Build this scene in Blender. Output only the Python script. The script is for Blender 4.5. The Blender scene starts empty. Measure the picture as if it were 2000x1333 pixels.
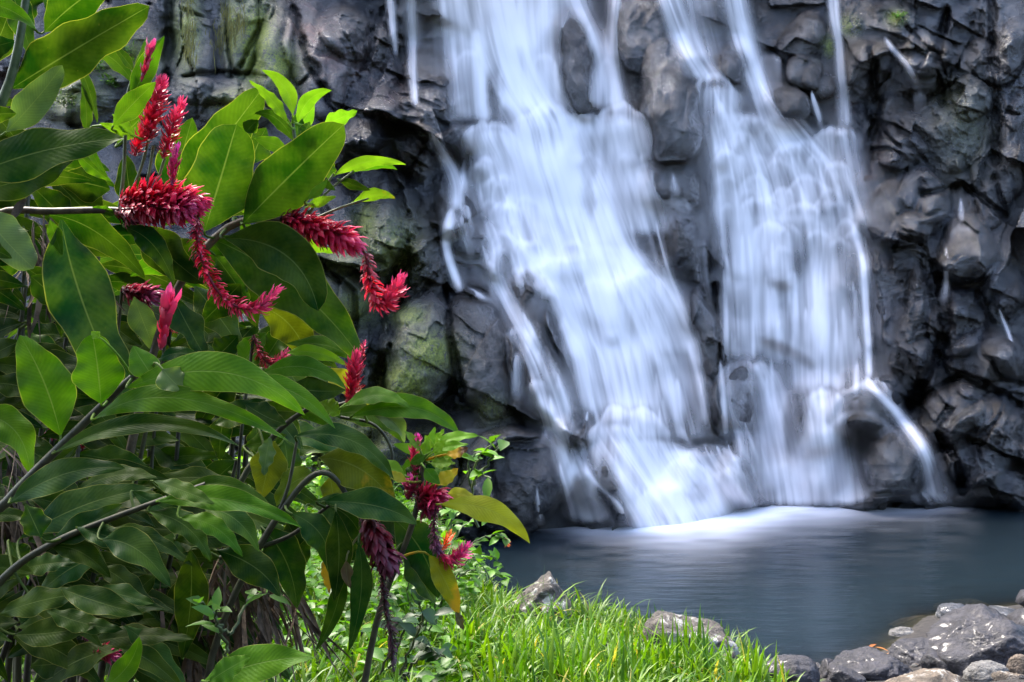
import bpy, math, random
import numpy as np
from mathutils import Vector

random.seed(7)
RNG = np.random.default_rng(11)
scene = bpy.context.scene
COL = scene.collection

# ------------------------------------------------------------------ camera, sky, sun, exposure
EYE = 2.2            # camera height above the pool's water level
FOC = 1944.4         # focal length in photo pixels (photo is 2000 x 1333)
cam_data = bpy.data.cameras.new("camera")
cam_data.lens = 35.0
cam_data.sensor_width = 36.0
cam_data.clip_end = 2000.0
cam_data.clip_start = 0.05
cam = bpy.data.objects.new("camera", cam_data)
cam.location = (0, 0, EYE)
cam.rotation_euler = (math.radians(90), 0, 0)
COL.objects.link(cam)
scene.camera = cam

SUN_EL, SUN_AZ = math.radians(60), math.radians(-48)   # azimuth from +Y towards +X
world = bpy.data.worlds.new("World")
scene.world = world
world.use_nodes = True
wn = world.node_tree.nodes
sky = wn.new("ShaderNodeTexSky")
sky.sky_type = 'NISHITA'
sky.sun_disc = False
sky.sun_elevation = SUN_EL
sky.sun_rotation = SUN_AZ
sky.air_density = 0.85
sky.dust_density = 3.2
sky.ozone_density = 1.2
wn["Background"].inputs[1].default_value = 0.15
world.node_tree.links.new(sky.outputs[0], wn["Background"].inputs[0])

sun_data = bpy.data.lights.new("sun", 'SUN')
sun_data.energy = 1.5
sun_data.angle = math.radians(16)
sun_data.color = (1.0, 0.93, 0.82)
sun = bpy.data.objects.new("sun", sun_data)
sd = Vector((math.sin(SUN_AZ) * math.cos(SUN_EL), math.cos(SUN_AZ) * math.cos(SUN_EL), math.sin(SUN_EL)))
sun.rotation_euler = (-sd).to_track_quat('-Z', 'Y').to_euler()
COL.objects.link(sun)

scene.view_settings.view_transform = 'Standard'
scene.view_settings.look = 'None'
scene.view_settings.exposure = 2.72
scene.view_settings.gamma = 1.0
scene.cycles.max_bounces = 7
scene.cycles.diffuse_bounces = 3
scene.cycles.glossy_bounces = 3
scene.cycles.transmission_bounces = 5
scene.cycles.transparent_max_bounces = 14
scene.cycles.use_denoising = True

# ------------------------------------------------------------------ helpers
def ray(u, v):
    """direction (Y = 1) through photo pixel u, v"""
    return (u - 1000.0) / FOC, -(v - 666.5) / FOC

def at(u, v, y):
    dx, dz = ray(u, v)
    return np.array((dx * y, y, EYE + dz * y))

def tag(o, label=None, cat=None, group=None, kind=None):
    if label: o["label"] = label
    if cat: o["category"] = cat
    if group: o["group"] = group
    if kind: o["kind"] = kind
    return o

def mesh_obj(name, verts, quads=None, tris=None, mat=None, parent=None, smooth=True, attrs=None, cattrs=None, uv=None):
    verts = np.asarray(verts, dtype=np.float32)
    me = bpy.data.meshes.new(name)
    nq = 0 if quads is None else len(quads)
    nt = 0 if tris is None else len(tris)
    loops = []
    if nq: loops.append(np.asarray(quads, dtype=np.int32).ravel())
    if nt: loops.append(np.asarray(tris, dtype=np.int32).ravel())
    loops = np.concatenate(loops)
    starts = np.concatenate([np.arange(nq, dtype=np.int32) * 4, nq * 4 + np.arange(nt, dtype=np.int32) * 3])
    me.vertices.add(len(verts)); me.vertices.foreach_set("co", verts.ravel())
    me.loops.add(len(loops)); me.loops.foreach_set("vertex_index", loops)
    me.polygons.add(nq + nt); me.polygons.foreach_set("loop_start", starts)
    me.update(calc_edges=True)
    if smooth:
        me.polygons.foreach_set("use_smooth", np.ones(nq + nt, dtype=bool))
    for k, a in (attrs or {}).items():
        at_ = me.attributes.new(k, 'FLOAT', 'POINT'); at_.data.foreach_set("value", np.asarray(a, dtype=np.float32).ravel())
    for k, a in (cattrs or {}).items():
        at_ = me.attributes.new(k, 'FLOAT_COLOR', 'POINT'); at_.data.foreach_set("color", np.asarray(a, dtype=np.float32).ravel())
    if uv is not None:
        ul = me.uv_layers.new(name="UVMap"); ul.data.foreach_set("uv", np.asarray(uv, dtype=np.float32)[loops].ravel())
    if mat: me.materials.append(mat)
    me.validate()
    o = bpy.data.objects.new(name, me)
    COL.objects.link(o)
    if parent: o.parent = parent
    return o

def grid_quads(nr, nc):
    i = np.arange(nr * nc, dtype=np.int32).reshape(nr, nc)
    return np.stack([i[:-1, :-1], i[1:, :-1], i[1:, 1:], i[:-1, 1:]], -1).reshape(-1, 4)

def h2(ix, iy, seed):
    with np.errstate(over='ignore'):
        n = (ix.astype(np.int64) * 374761393 + iy.astype(np.int64) * 668265263 + np.int64(seed) * 2147483647) & 0xffffffff
        n = ((n ^ (n >> 13)) * 1274126177) & 0xffffffff
        n = ((n ^ (n >> 16)) * 2246822519) & 0xffffffff
        n = n ^ (n >> 15)
    return (n & 0xffffff) / float(0xffffff)

def vnoise(x, y, seed=0):
    x = np.asarray(x, float); y = np.asarray(y, float)
    ix = np.floor(x).astype(np.int64); iy = np.floor(y).astype(np.int64)
    fx = x - ix; fy = y - iy
    fx = fx * fx * fx * (fx * (fx * 6 - 15) + 10); fy = fy * fy * fy * (fy * (fy * 6 - 15) + 10)
    a = h2(ix, iy, seed); b = h2(ix + 1, iy, seed); c = h2(ix, iy + 1, seed); d = h2(ix + 1, iy + 1, seed)
    return (a * (1 - fx) + b * fx) * (1 - fy) + (c * (1 - fx) + d * fx) * fy

def fbm(x, y, seed=0, octaves=4, gain=0.5):
    s = 0; a = 1; n = 0
    for k in range(octaves):
        s = s + a * (vnoise(x * 2 ** k + 17.3 * k, y * 2 ** k + 9.1 * k, seed + k) - 0.5); n += a * 0.5; a *= gain
    return s / n      # about -1..1

def voronoi(x, y, seed):
    ix = np.floor(x).astype(np.int64); iy = np.floor(y).astype(np.int64)
    f1 = np.full(x.shape, 9.0); f2 = np.full(x.shape, 9.0)
    dx1 = np.zeros(x.shape); dy1 = np.zeros(x.shape); ci = np.zeros(x.shape, np.int64); cj = np.zeros(x.shape, np.int64)
    for i in (-1, 0, 1):
        for j in (-1, 0, 1):
            a = ix + i; b = iy + j
            ddx = x - (a + 0.1 + 0.8 * h2(a, b, seed)); ddy = y - (b + 0.1 + 0.8 * h2(a, b, seed + 1))
            d = np.hypot(ddx, ddy)
            closer = d < f1
            f2 = np.where(closer, f1, np.minimum(f2, d))
            f1 = np.where(closer, d, f1)
            dx1 = np.where(closer, ddx, dx1); dy1 = np.where(closer, ddy, dy1)
            ci = np.where(closer, a, ci); cj = np.where(closer, b, cj)
    return dict(e=f2 - f1, dx=dx1, dy=dy1, a=h2(ci, cj, seed + 5) - 0.5, b=h2(ci, cj, seed + 6) - 0.5, o=h2(ci, cj, seed + 7) - 0.5)

def boulders(x, y, seed, r0=0.26, slope=0.85, top=0.75):
    """a heap of flat-faced blocks: the highest of the neighbouring cells' truncated pyramids"""
    ix = np.floor(x).astype(np.int64); iy = np.floor(y).astype(np.int64)
    best = np.full(x.shape, -9.0); second = np.full(x.shape, -9.0)
    for i in (-1, 0, 1):
        for j in (-1, 0, 1):
            a = ix + i; b = iy + j
            dx = x - (a + 0.15 + 0.7 * h2(a, b, seed)); dy = y - (b + 0.15 + 0.7 * h2(a, b, seed + 1))
            th = 6.283 * h2(a, b, seed + 2)
            side = np.full(x.shape, -9.0)
            for k in range(5):
                t = th + k * 1.2566 + 0.5 * (h2(a, b, seed + 10 + k) - 0.5)
                side = np.maximum(side, dx * np.cos(t) + dy * np.sin(t) - 0.25 * (h2(a, b, seed + 20 + k) - 0.5))
            h = 0.8 * (h2(a, b, seed + 3) - 0.5) + top * ((h2(a, b, seed + 4) - 0.5) * 2 * dx + (h2(a, b, seed + 5) - 0.35) * 2 * dy) - slope * np.maximum(0, side - r0)
            second = np.maximum(second, np.minimum(best, h)); best = np.maximum(best, h)
    return best, best - second

def blur(a, r):
    for ax in (0, 1):
        for _ in range(2):
            p = np.pad(a, [(r + 1, r) if k == ax else (0, 0) for k in (0, 1)], mode='edge')
            c = np.cumsum(p, axis=ax)
            n = 2 * r + 1
            a = (c[n:, :] - c[:-n, :]) / n if ax == 0 else (c[:, n:] - c[:, :-n]) / n
    return a

def smooth01(x, a, b):
    t = np.clip((x - a) / (b - a), 0, 1)
    return t * t * (3 - 2 * t)

# ------------------------------------------------------------------ materials
class NT:
    def __init__(self, name):
        self.m = bpy.data.materials.new(name); self.m.use_nodes = True
        self.t = self.m.node_tree; self.n = self.t.nodes
        self.out = self.n["Material Output"]; self.b = self.n["Principled BSDF"]
    def new(self, typ, **kw):
        nd = self.n.new(typ)
        for k, v in kw.items(): setattr(nd, k, v)
        return nd
    def link(self, a, b): self.t.links.new(a, b)
    def val(self, sock, v):
        if hasattr(v, "is_output") or isinstance(v, bpy.types.NodeSocket): self.link(v, sock)
        else: sock.default_value = v
    def noise(self, scale, detail=6, rough=0.6, vec=None, dist=0.0, typ=None):
        nd = self.new("ShaderNodeTexNoise")
        if typ: nd.noise_type = typ
        nd.inputs["Scale"].default_value = scale; nd.inputs["Detail"].default_value = detail
        nd.inputs["Roughness"].default_value = rough; nd.inputs["Distortion"].default_value = dist
        if vec is not None: self.link(vec, nd.inputs["Vector"])
        return nd.outputs["Fac"]
    def math(self, op, a, b=0.5, c=None, clamp=False):
        nd = self.new("ShaderNodeMath", operation=op, use_clamp=clamp)
        self.val(nd.inputs[0], a); self.val(nd.inputs[1], b)
        if c is not None: self.val(nd.inputs[2], c)
        return nd.outputs[0]
    def ramp(self, fac, a, b, lo=0.0, hi=1.0):
        nd = self.new("ShaderNodeMapRange"); nd.interpolation_type = 'SMOOTHSTEP'
        self.val(nd.inputs[0], fac); nd.inputs[1].default_value = a; nd.inputs[2].default_value = b
        nd.inputs[3].default_value = lo; nd.inputs[4].default_value = hi
        return nd.outputs[0]
    def mix(self, fac, a, b):
        nd = self.new("ShaderNodeMix", data_type='RGBA')
        self.val(nd.inputs[0], fac)
        for s, v in ((nd.inputs[6], a), (nd.inputs[7], b)):
            if isinstance(v, tuple): s.default_value = (*v, 1) if len(v) == 3 else v
            else: self.link(v, s)
        return nd.outputs[2]
    def attr(self, name):
        return self.new("ShaderNodeAttribute", attribute_name=name)
    def obj(self):
        return self.new("ShaderNodeTexCoord").outputs["Object"]
    def geo(self):
        return self.new("ShaderNodeNewGeometry").outputs["Position"]
    def mapping(self, vec, scale=(1, 1, 1), rot=(0, 0, 0)):
        nd = self.new("ShaderNodeMapping"); nd.inputs["Scale"].default_value = scale; nd.inputs["Rotation"].default_value = rot
        self.link(vec, nd.inputs["Vector"]); return nd.outputs[0]
    def bump(self, h, strength, dist, normal=None):
        nd = self.new("ShaderNodeBump"); self.val(nd.inputs["Strength"], strength); nd.inputs["Distance"].default_value = dist
        self.link(h, nd.inputs["Height"])
        if normal is not None: self.link(normal, nd.inputs["Normal"])
        return nd.outputs[0]
    def set(self, **kw):
        for k, v in kw.items():
            s = self.b.inputs[k.replace("_", " ")]
            if isinstance(v, tuple): s.default_value = (*v, 1) if len(v) == 3 else v
            else: self.val(s, v)

def cliff_material():
    t = NT("wet_basalt")
    p = t.obj()
    n1 = t.noise(1.6, 6, 0.6, p); n2 = t.noise(9, 8, 0.68, p); n3 = t.noise(42, 6, 0.7, p); n4 = t.noise(3.4, 5, 0.6, p, 0.6)
    wet = t.mix(t.ramp(n2, 0.34, 0.68), (0.0025, 0.003, 0.0045), (0.014, 0.0145, 0.020))
    warm = t.mix(t.ramp(n3, 0.35, 0.7), (0.005, 0.004, 0.003), (0.032, 0.023, 0.015))
    base = t.mix(t.ramp(n1, 0.40, 0.56), wet, warm)
    dryc = t.mix(t.ramp(n2, 0.3, 0.7), (0.026, 0.027, 0.033), (0.14, 0.134, 0.145))
    dry = t.attr("dry").outputs["Fac"]; rust = t.attr("rust").outputs["Fac"]; moss = t.attr("moss").outputs["Fac"]
    base = t.mix(dry, base, dryc)
    rf = t.math('MULTIPLY', rust, t.ramp(n4, 0.35, 0.62), clamp=True)
    base = t.mix(rf, base, t.mix(t.ramp(n2, 0.35, 0.65), (0.05, 0.022, 0.018), (0.19, 0.085, 0.065)))
    mf = t.math('MULTIPLY', t.math('MULTIPLY', moss, 1.5), t.ramp(t.math('ADD', t.math('MULTIPLY', n2, 0.6), t.math('MULTIPLY', n3, 0.4)), 0.38, 0.50), clamp=True)
    base = t.mix(mf, base, t.mix(t.ramp(n3, 0.35, 0.65), (0.06, 0.085, 0.010), (0.24, 0.27, 0.035)))
    pits = t.ramp(t.noise(26, 2, 0.5, p), 0.66, 0.72)
    base = t.mix(t.math('MULTIPLY', pits, 0.7), base, (0.006, 0.006, 0.006))
    rough = t.math('ADD', t.ramp(n4, 0.35, 0.65, 0.07, 0.26), t.math('MULTIPLY', t.math('MAXIMUM', dry, mf), 0.34), clamp=True)
    wetc = t.math('MULTIPLY', t.math('SUBTRACT', 1.0, t.math('MAXIMUM', dry, mf), clamp=True), t.ramp(t.noise(2.3, 4, .6, p), .35, .6), clamp=True)
    rd = t.noise(5.5, 9, 0.62, p, 0.3, 'RIDGED_MULTIFRACTAL')
    br = t.attr("broken").outputs["Fac"]
    b = t.bump(rd, t.math('MULTIPLY_ADD', br, 0.16, 0.03), 0.05)
    b = t.bump(n2, t.math('MULTIPLY_ADD', br, 0.35, 0.12), 0.05, b)
    b = t.bump(t.noise(20, 5, 0.6, p, 0.4), t.math('MULTIPLY_ADD', br, 0.45, 0.15), 0.035, b)
    b2 = t.bump(t.noise(34, 7, .7, p, 0.4), 0.9, 0.045)
    b = t.bump(n3, 0.75, 0.03, b)
    b = t.bump(t.noise(120, 4, 0.6, p), 0.6, 0.010, b)
    t.set(Base_Color=base, Roughness=rough, Normal=b, Specular_IOR_Level=0.62, Coat_Weight=wetc, Coat_Roughness=0.045, Coat_IOR=1.62, Coat_Normal=b2)
    return t.m

def fall_material():
    t = NT("falling_water")
    w = t.attr("water").outputs["Fac"]
    d = t.new("ShaderNodeBsdfDiffuse"); d.inputs[0].default_value = (0.95, 0.92, 0.94, 1)
    tr = t.new("ShaderNodeBsdfTranslucent"); tr.inputs[0].default_value = (0.95, 0.92, 0.94, 1)
    m = t.new("ShaderNodeMixShader"); m.inputs[0].default_value = 0.08
    t.link(d.outputs[0], m.inputs[1]); t.link(tr.outputs[0], m.inputs[2])
    tp = t.new("ShaderNodeBsdfTransparent")
    mm = t.new("ShaderNodeMixShader")
    t.link(w, mm.inputs[0]); t.link(tp.outputs[0], mm.inputs[1]); t.link(m.outputs[0], mm.inputs[2])
    t.link(mm.outputs[0], t.out.inputs[0])
    return t.m

def pool_material():
    t = NT("pool_water")
    p = t.geo()
    deep = t.attr("deep").outputs["Fac"]; foam = t.attr("foam").outputs["Fac"]
    r1 = t.noise(1.0, 4, 0.55, t.mapping(p, (1.1, 4.5, 1)))
    r2 = t.noise(1.0, 3, 0.5, t.mapping(p, (5.0, 22.0, 1)))
    b = t.bump(r1, 0.20, 0.12); b = t.bump(r2, 0.05, 0.02, b)
    gl = t.new("ShaderNodeBsdfGlossy"); gl.inputs["Roughness"].default_value = 0.20; gl.inputs["Color"].default_value = (0.50, 0.51, 0.53, 1)
    t.link(b, gl.inputs["Normal"])
    body = t.new("ShaderNodeBsdfDiffuse"); body.inputs[0].default_value = (0.008, 0.016, 0.021, 1)
    tp = t.new("ShaderNodeBsdfTransparent"); tp.inputs[0].default_value = (0.80, 0.80, 0.66, 1)
    m1 = t.new("ShaderNodeMixShader"); t.link(deep, m1.inputs[0]); t.link(tp.outputs[0], m1.inputs[1]); t.link(body.outputs[0], m1.inputs[2])
    fr = t.new("ShaderNodeFresnel"); fr.inputs[0].default_value = 1.33; t.link(b, fr.inputs["Normal"])
    m2 = t.new("ShaderNodeMixShader"); t.link(fr.outputs[0], m2.inputs[0]); t.link(m1.outputs[0], m2.inputs[1]); t.link(gl.outputs[0], m2.inputs[2])
    fo = t.new("ShaderNodeBsdfDiffuse"); fo.inputs[0].default_value = (0.92, 0.91, 0.94, 1)
    m3 = t.new("ShaderNodeMixShader"); t.link(foam, m3.inputs[0]); t.link(m2.outputs[0], m3.inputs[1]); t.link(fo.outputs[0], m3.inputs[2])
    t.link(m3.outputs[0], t.out.inputs[0])
    return t.m

# ------------------------------------------------------------------ cliff
WLU = np.array([-900, 600, 900, 1050, 1130, 1220, 1300, 1400, 1480, 1600, 1900, 2000, 2900.])
WLV = np.array([1062, 1060, 1046, 1036, 1028, 1022, 1014, 1004, 986, 984, 986, 990, 1000.])
gu = np.unique(np.concatenate([np.arange(-760, 300, 9), np.arange(300, 700, 3.2), np.arange(700, 1950, 2.1), np.arange(1950, 2040, 2.6), np.arange(2040, 2800, 10)]))
gv = np.unique(np.concatenate([np.arange(-460, -30, 9), np.arange(-30, 1064, 2.1), np.arange(1064, 1180, 8)]))
U, V = np.meshgrid(gu, gv)

def wl(u): return np.interp(u, WLU, WLV)
def base_depth(u, v):
    w = wl(u)
    d0 = EYE * FOC / (w - 666.5)
    lean = np.interp(u, [-700, 500, 900, 1150, 1500, 1750, 2700], [1.6, 1.7, 2.3, 3.0, 2.5, 2.2, 2.0])
    s = np.clip((w - v) / 1000.0, -0.2, 2)
    return d0 + lean * np.sign(s) * np.abs(s) ** 1.05

# boulders and ribs standing out of the face: centre, radii, height (m), turn (deg)
BUMPS = [
 (815, 690, 78, 118, .55, 8), (640, 560, 95, 95, .30, 0), (935, 690, 70, 125, .50, -14), (1010, 935, 120, 115, .70, -18), (760, 430, 55, 80, .25, 10),
 (715, 250, 85, 60, .35, -20), (850, 170, 55, 130, .25, 5), (820, 300, 45, 60, .35, 0), (880, 265, 35, 30, .35, 0), (905, 420, 45, 90, .20, -20),
 (1072, 700, 55, 175, .45, -20), (1190, 940, 55, 85, .50, -24), (1130, 865, 40, 90, .35, -18), (830, 520, 45, 70, .3, 0),
 (1128, 120, 48, 100, .40, 0), (1262, 50, 62, 80, .35, 0), (1315, 212, 68, 122, .55, -6), (1322, 370, 62, 60, .35, 0), (1345, 540, 50, 130, .25, -12),
 (1390, 690, 32, 170, .30, -6), (1455, 925, 48, 80, .45, -22), (1445, 775, 42, 85, .40, 0), (1600, 815, 55, 75, .45, 0), (1690, 790, 70, 60, .55, 8), (1750, 905, 72, 82, .65, 10),
 (1620, 900, 40, 70, .2, 0), (1545, 215, 46, 40, .35, 0), (1570, 85, 40, 55, .3, 15), (1610, 165, 35, 35, .25, 0), (1690, 140, 40, 60, .30, 0), (1440, 130, 35, 40, .3, 0),
 (1755, 300, 50, 45, .25, -10), (1765, 410, 88, 65, .40, -28), (1845, 265, 75, 75, .22, 0), (1890, 480, 65, 65, .35, -30), (1870, 620, 55, 75, .40, 20), (1930, 700, 90, 75, .45, -18),
 (1850, 800, 75, 60, .40, -30), (1930, 860, 80, 90, .45, 10), (1790, 640, 35, 120, .3, -6), (1945, 330, 55, 110, .3, 6), (1960, 560, 45, 60, .35, 0), (1800, 110, 55, 50, .3, -30), (1900, 160, 50, 90, .3, 10), (1980, 140, 50, 120, .3, 0),
 (380, 110, 42, 115, .22, 0), (470, 70, 38, 90, .16, 0), (540, 100, 34, 110, .24, 0), (420, 170, 95, 30, .2, 0), (620, 110, 55, 120, .25, -22), (680, 60, 55, 60, .25, -22), (470, 210, 80, 50, .2, 0), (150, 170, 110, 70, .25, 0), (190, 60, 70, 60, .2, 0),
 (560, 740, 80, 60, .3, 0), (700, 880, 90, 60, .4, 0), (640, 420, 60, 60, .2, 0), (1960, 960, 90, 40, .3, 0), (1730, 975, 90, 20, .3, 0),
]
SOLID = [(1262, 55, 58, 95, .62, -8), (1318, 205, 66, 128, .85, -6), (1127, 122, 40, 98, .60, 0), (1750, 905, 68, 78, .85, 8), (816, 690, 74, 112, .75, 8), (936, 700, 62, 122, .70, -14), (1060, 690, 40, 165, .55, -24), (1190, 950, 36, 70, .6, -24), (1030, 940, 84, 92, .75, -18), (1458, 930, 40, 70, .6, -24), (1548, 212, 42, 34, .5, 0), (1580, 150, 34, 34, .4, 0), (1690, 800, 58, 52, .7, 6), (1450, 770, 36, 70, .45, 0), (1320, 365, 58, 46, .5, 0)]
CRACKS = [  # dark joints: polyline, half width px, depth m
 ([(800, 470), (768, 560), (770, 640), (742, 760), (735, 860)], 13, .45), ([(328, -40), (332, 90), (325, 165)], 9, .3), ([(440, -40), (445, 80), (452, 150)], 4, .18), ([(505, -20), (505, 60), (470, 130)], 4, .15),
 ([(560, -30), (590, 90), (640, 190)], 7, .2), ([(745, 20), (775, 110), (795, 190), (830, 260)], 6, .10), ([(870, 560), (880, 660), (905, 780)], 6, .25), ([(690, 290), (760, 330), (790, 420)], 8, .25),
 ([(1835, 540), (1850, 640), (1820, 720), (1775, 790)], 11, .4), ([(1700, 100), (1712, 200), (1690, 330)], 9, .3), ([(1935, -30), (1940, 120), (1945, 320)], 7, .25), ([(1850, 20), (1830, 130), (1840, 200)], 8, .25),
 ([(1690, 460), (1710, 620), (1725, 720)], 7, .2), ([(1800, 380), (1880, 360), (1960, 420)], 6, .2), ([(600, 330), (640, 420), (600, 470), (560, 480)], 6, .2), ([(360, 150), (440, 140), (520, 150)], 5, .15), ([(610, 500), (690, 570), (690, 650)], 5, .2),
 ([(1780, 790), (1880, 730), (1990, 790)], 6, .25), ([(1830, 850), (1870, 900), (1880, 960)], 6, .2), ([(1395, 560), (1408, 700), (1412, 850)], 5, .2),
]
# domes under the water: (cx, top y, half width, length, brightness); they bulge out of the rock and the water fans over them
BELLS_MAIN = [
 (1068, 204, 62, 150, .85), (1212, 205, 44, 170, .85), (1148, 222, 24, 120, .6), (957, 238, 50, 110, .75), (1150, 300, 34, 100, .35), (1030, 385, 26, 80, .55), (995, 395, 22, 70, .5), (938, 316, 22, 55, .45), (960, 350, 22, 60, .5),
 (1245, 526, 58, 260, .75), (1165, 540, 36, 200, .5), (1228, 793, 72, 150, 1.0), (1390, 870, 66, 90, .55), (1340, 900, 50, 80, .5), (1420, 915, 46, 70, .45), (1310, 940, 60, 70, .6), (1062, 108, 22, 90, .35), (918, 97, 24, 80, .45), (1012, 78, 16, 110, .5),
 (1188, 115, 14, 80, .4), (1120, 470, 30, 110, .35), (1085, 500, 28, 90, .45), (1230, 300, 26, 100, .3), (1260, 300, 14, 80, .35), (985, 452, 26, 70, .45), (1040, 470, 28, 80, .45),
]
BELLS_RIGHT = [
 (1392, 148, 46, 120, .9), (1437, 107, 20, 70, .4), (1505, 105, 20, 70, .45), (1475, 228, 42, 70, .55), (1560, 275, 46, 95, .8), (1425, 294, 31, 85, .75), (1475, 341, 27, 75, .6), (1578, 346, 42, 60, .5), (1485, 385, 36, 75, .7), (1568, 396, 36, 70, .6),
 (1505, 433, 34, 270, .75), (1622, 248, 32, 80, .6), (1650, 250, 24, 80, .5), (1450, 702, 46, 70, .45), (1610, 758, 34, 90, .55), (1690, 742, 55, 60, .45), (1540, 440, 22, 60, .4), (1612, 392, 28, 70, .45), (1655, 430, 22, 70, .5), (1635, 318, 26, 60, .4), (1450, 255, 22, 60, .4),
 (1420, 340, 24, 60, .4), (1520, 310, 24, 60, .4), (1530, 365, 22, 60, .45), (1680, 800, 60, 60, .35), (1600, 450, 24, 60, .5), (1530, 480, 20, 60, .35), (1640, 465, 22, 70, .45), (1505, 230, 18, 50, .5),
]
rs = random.Random(5)
for _ in range(34):      # small steps of the left cascade
    k = rs.random(); y = 300 + 270 * k
    x0 = 905 + 70 * k; x1 = 985 + 100 * k
    BELLS_MAIN.append((rs.uniform(x0, x1), y, rs.uniform(9, 20), rs.uniform(25, 55), rs.uniform(.18, .42)))
for _ in range(18):      # small steps of the right cascade
    k = rs.random(); y = 240 + 220 * k
    BELLS_RIGHT.append((rs.uniform(1400 + 20 * k, 1560 + 120 * k), y, rs.uniform(10, 20), rs.uniform(25, 60), rs.uniform(.16, .36)))

def polyline_field(pts, hw):
    """1 on the line falling to 0 at about two half widths"""
    best = np.full(U.shape, 1e9)
    p = np.array(pts, float)
    lo = p.min(0) - hw * 4; hi = p.max(0) + hw * 4
    c0, c1 = np.searchsorted(gu, lo[0]), np.searchsorted(gu, hi[0]); r0, r1 = np.searchsorted(gv, lo[1]), np.searchsorted(gv, hi[1])
    uu = U[r0:r1, c0:c1]; vv = V[r0:r1, c0:c1]
    wob = hw * 1.2 * fbm(uu / 26, vv / 26, 31, 3)
    b = np.full(uu.shape, 1e9)
    for (ax, ay), (bx, by) in zip(p[:-1], p[1:]):
        tt = np.clip(((uu - ax) * (bx - ax) + (vv - ay) * (by - ay)) / ((bx - ax) ** 2 + (by - ay) ** 2), 0, 1)
        b = np.minimum(b, np.hypot(uu - ax - tt * (bx - ax), vv - ay - tt * (by - ay)))
    out = np.zeros(U.shape); out[r0:r1, c0:c1] = np.exp(-(np.maximum(b + wob, 0) / hw) ** 2)
    return out

under = np.zeros(U.shape)     # how much of the face is worn smooth by the falls
def poly_rows(pts):
    y = [p[0] for p in pts]
    return np.interp(gv, y, [p[1] for p in pts]), np.interp(gv, y, [p[2] for p in pts])
for pts in ([(-60, 880, 1210), (210, 890, 1240), (400, 930, 1290), (560, 990, 1330), (800, 1130, 1390), (1000, 1190, 1480), (1060, 1190, 1480)],
            [(-60, 1290, 1660), (200, 1350, 1660), (440, 1380, 1690), (700, 1400, 1710), (1000, 1500, 1680), (1060, 1500, 1680)]):
    a, b = poly_rows(pts)
    under = np.maximum(under, smooth01(U, a[:, None] - 25, a[:, None] + 25) * (1 - smooth01(U, b[:, None] - 25, b[:, None] + 25)))

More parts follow.
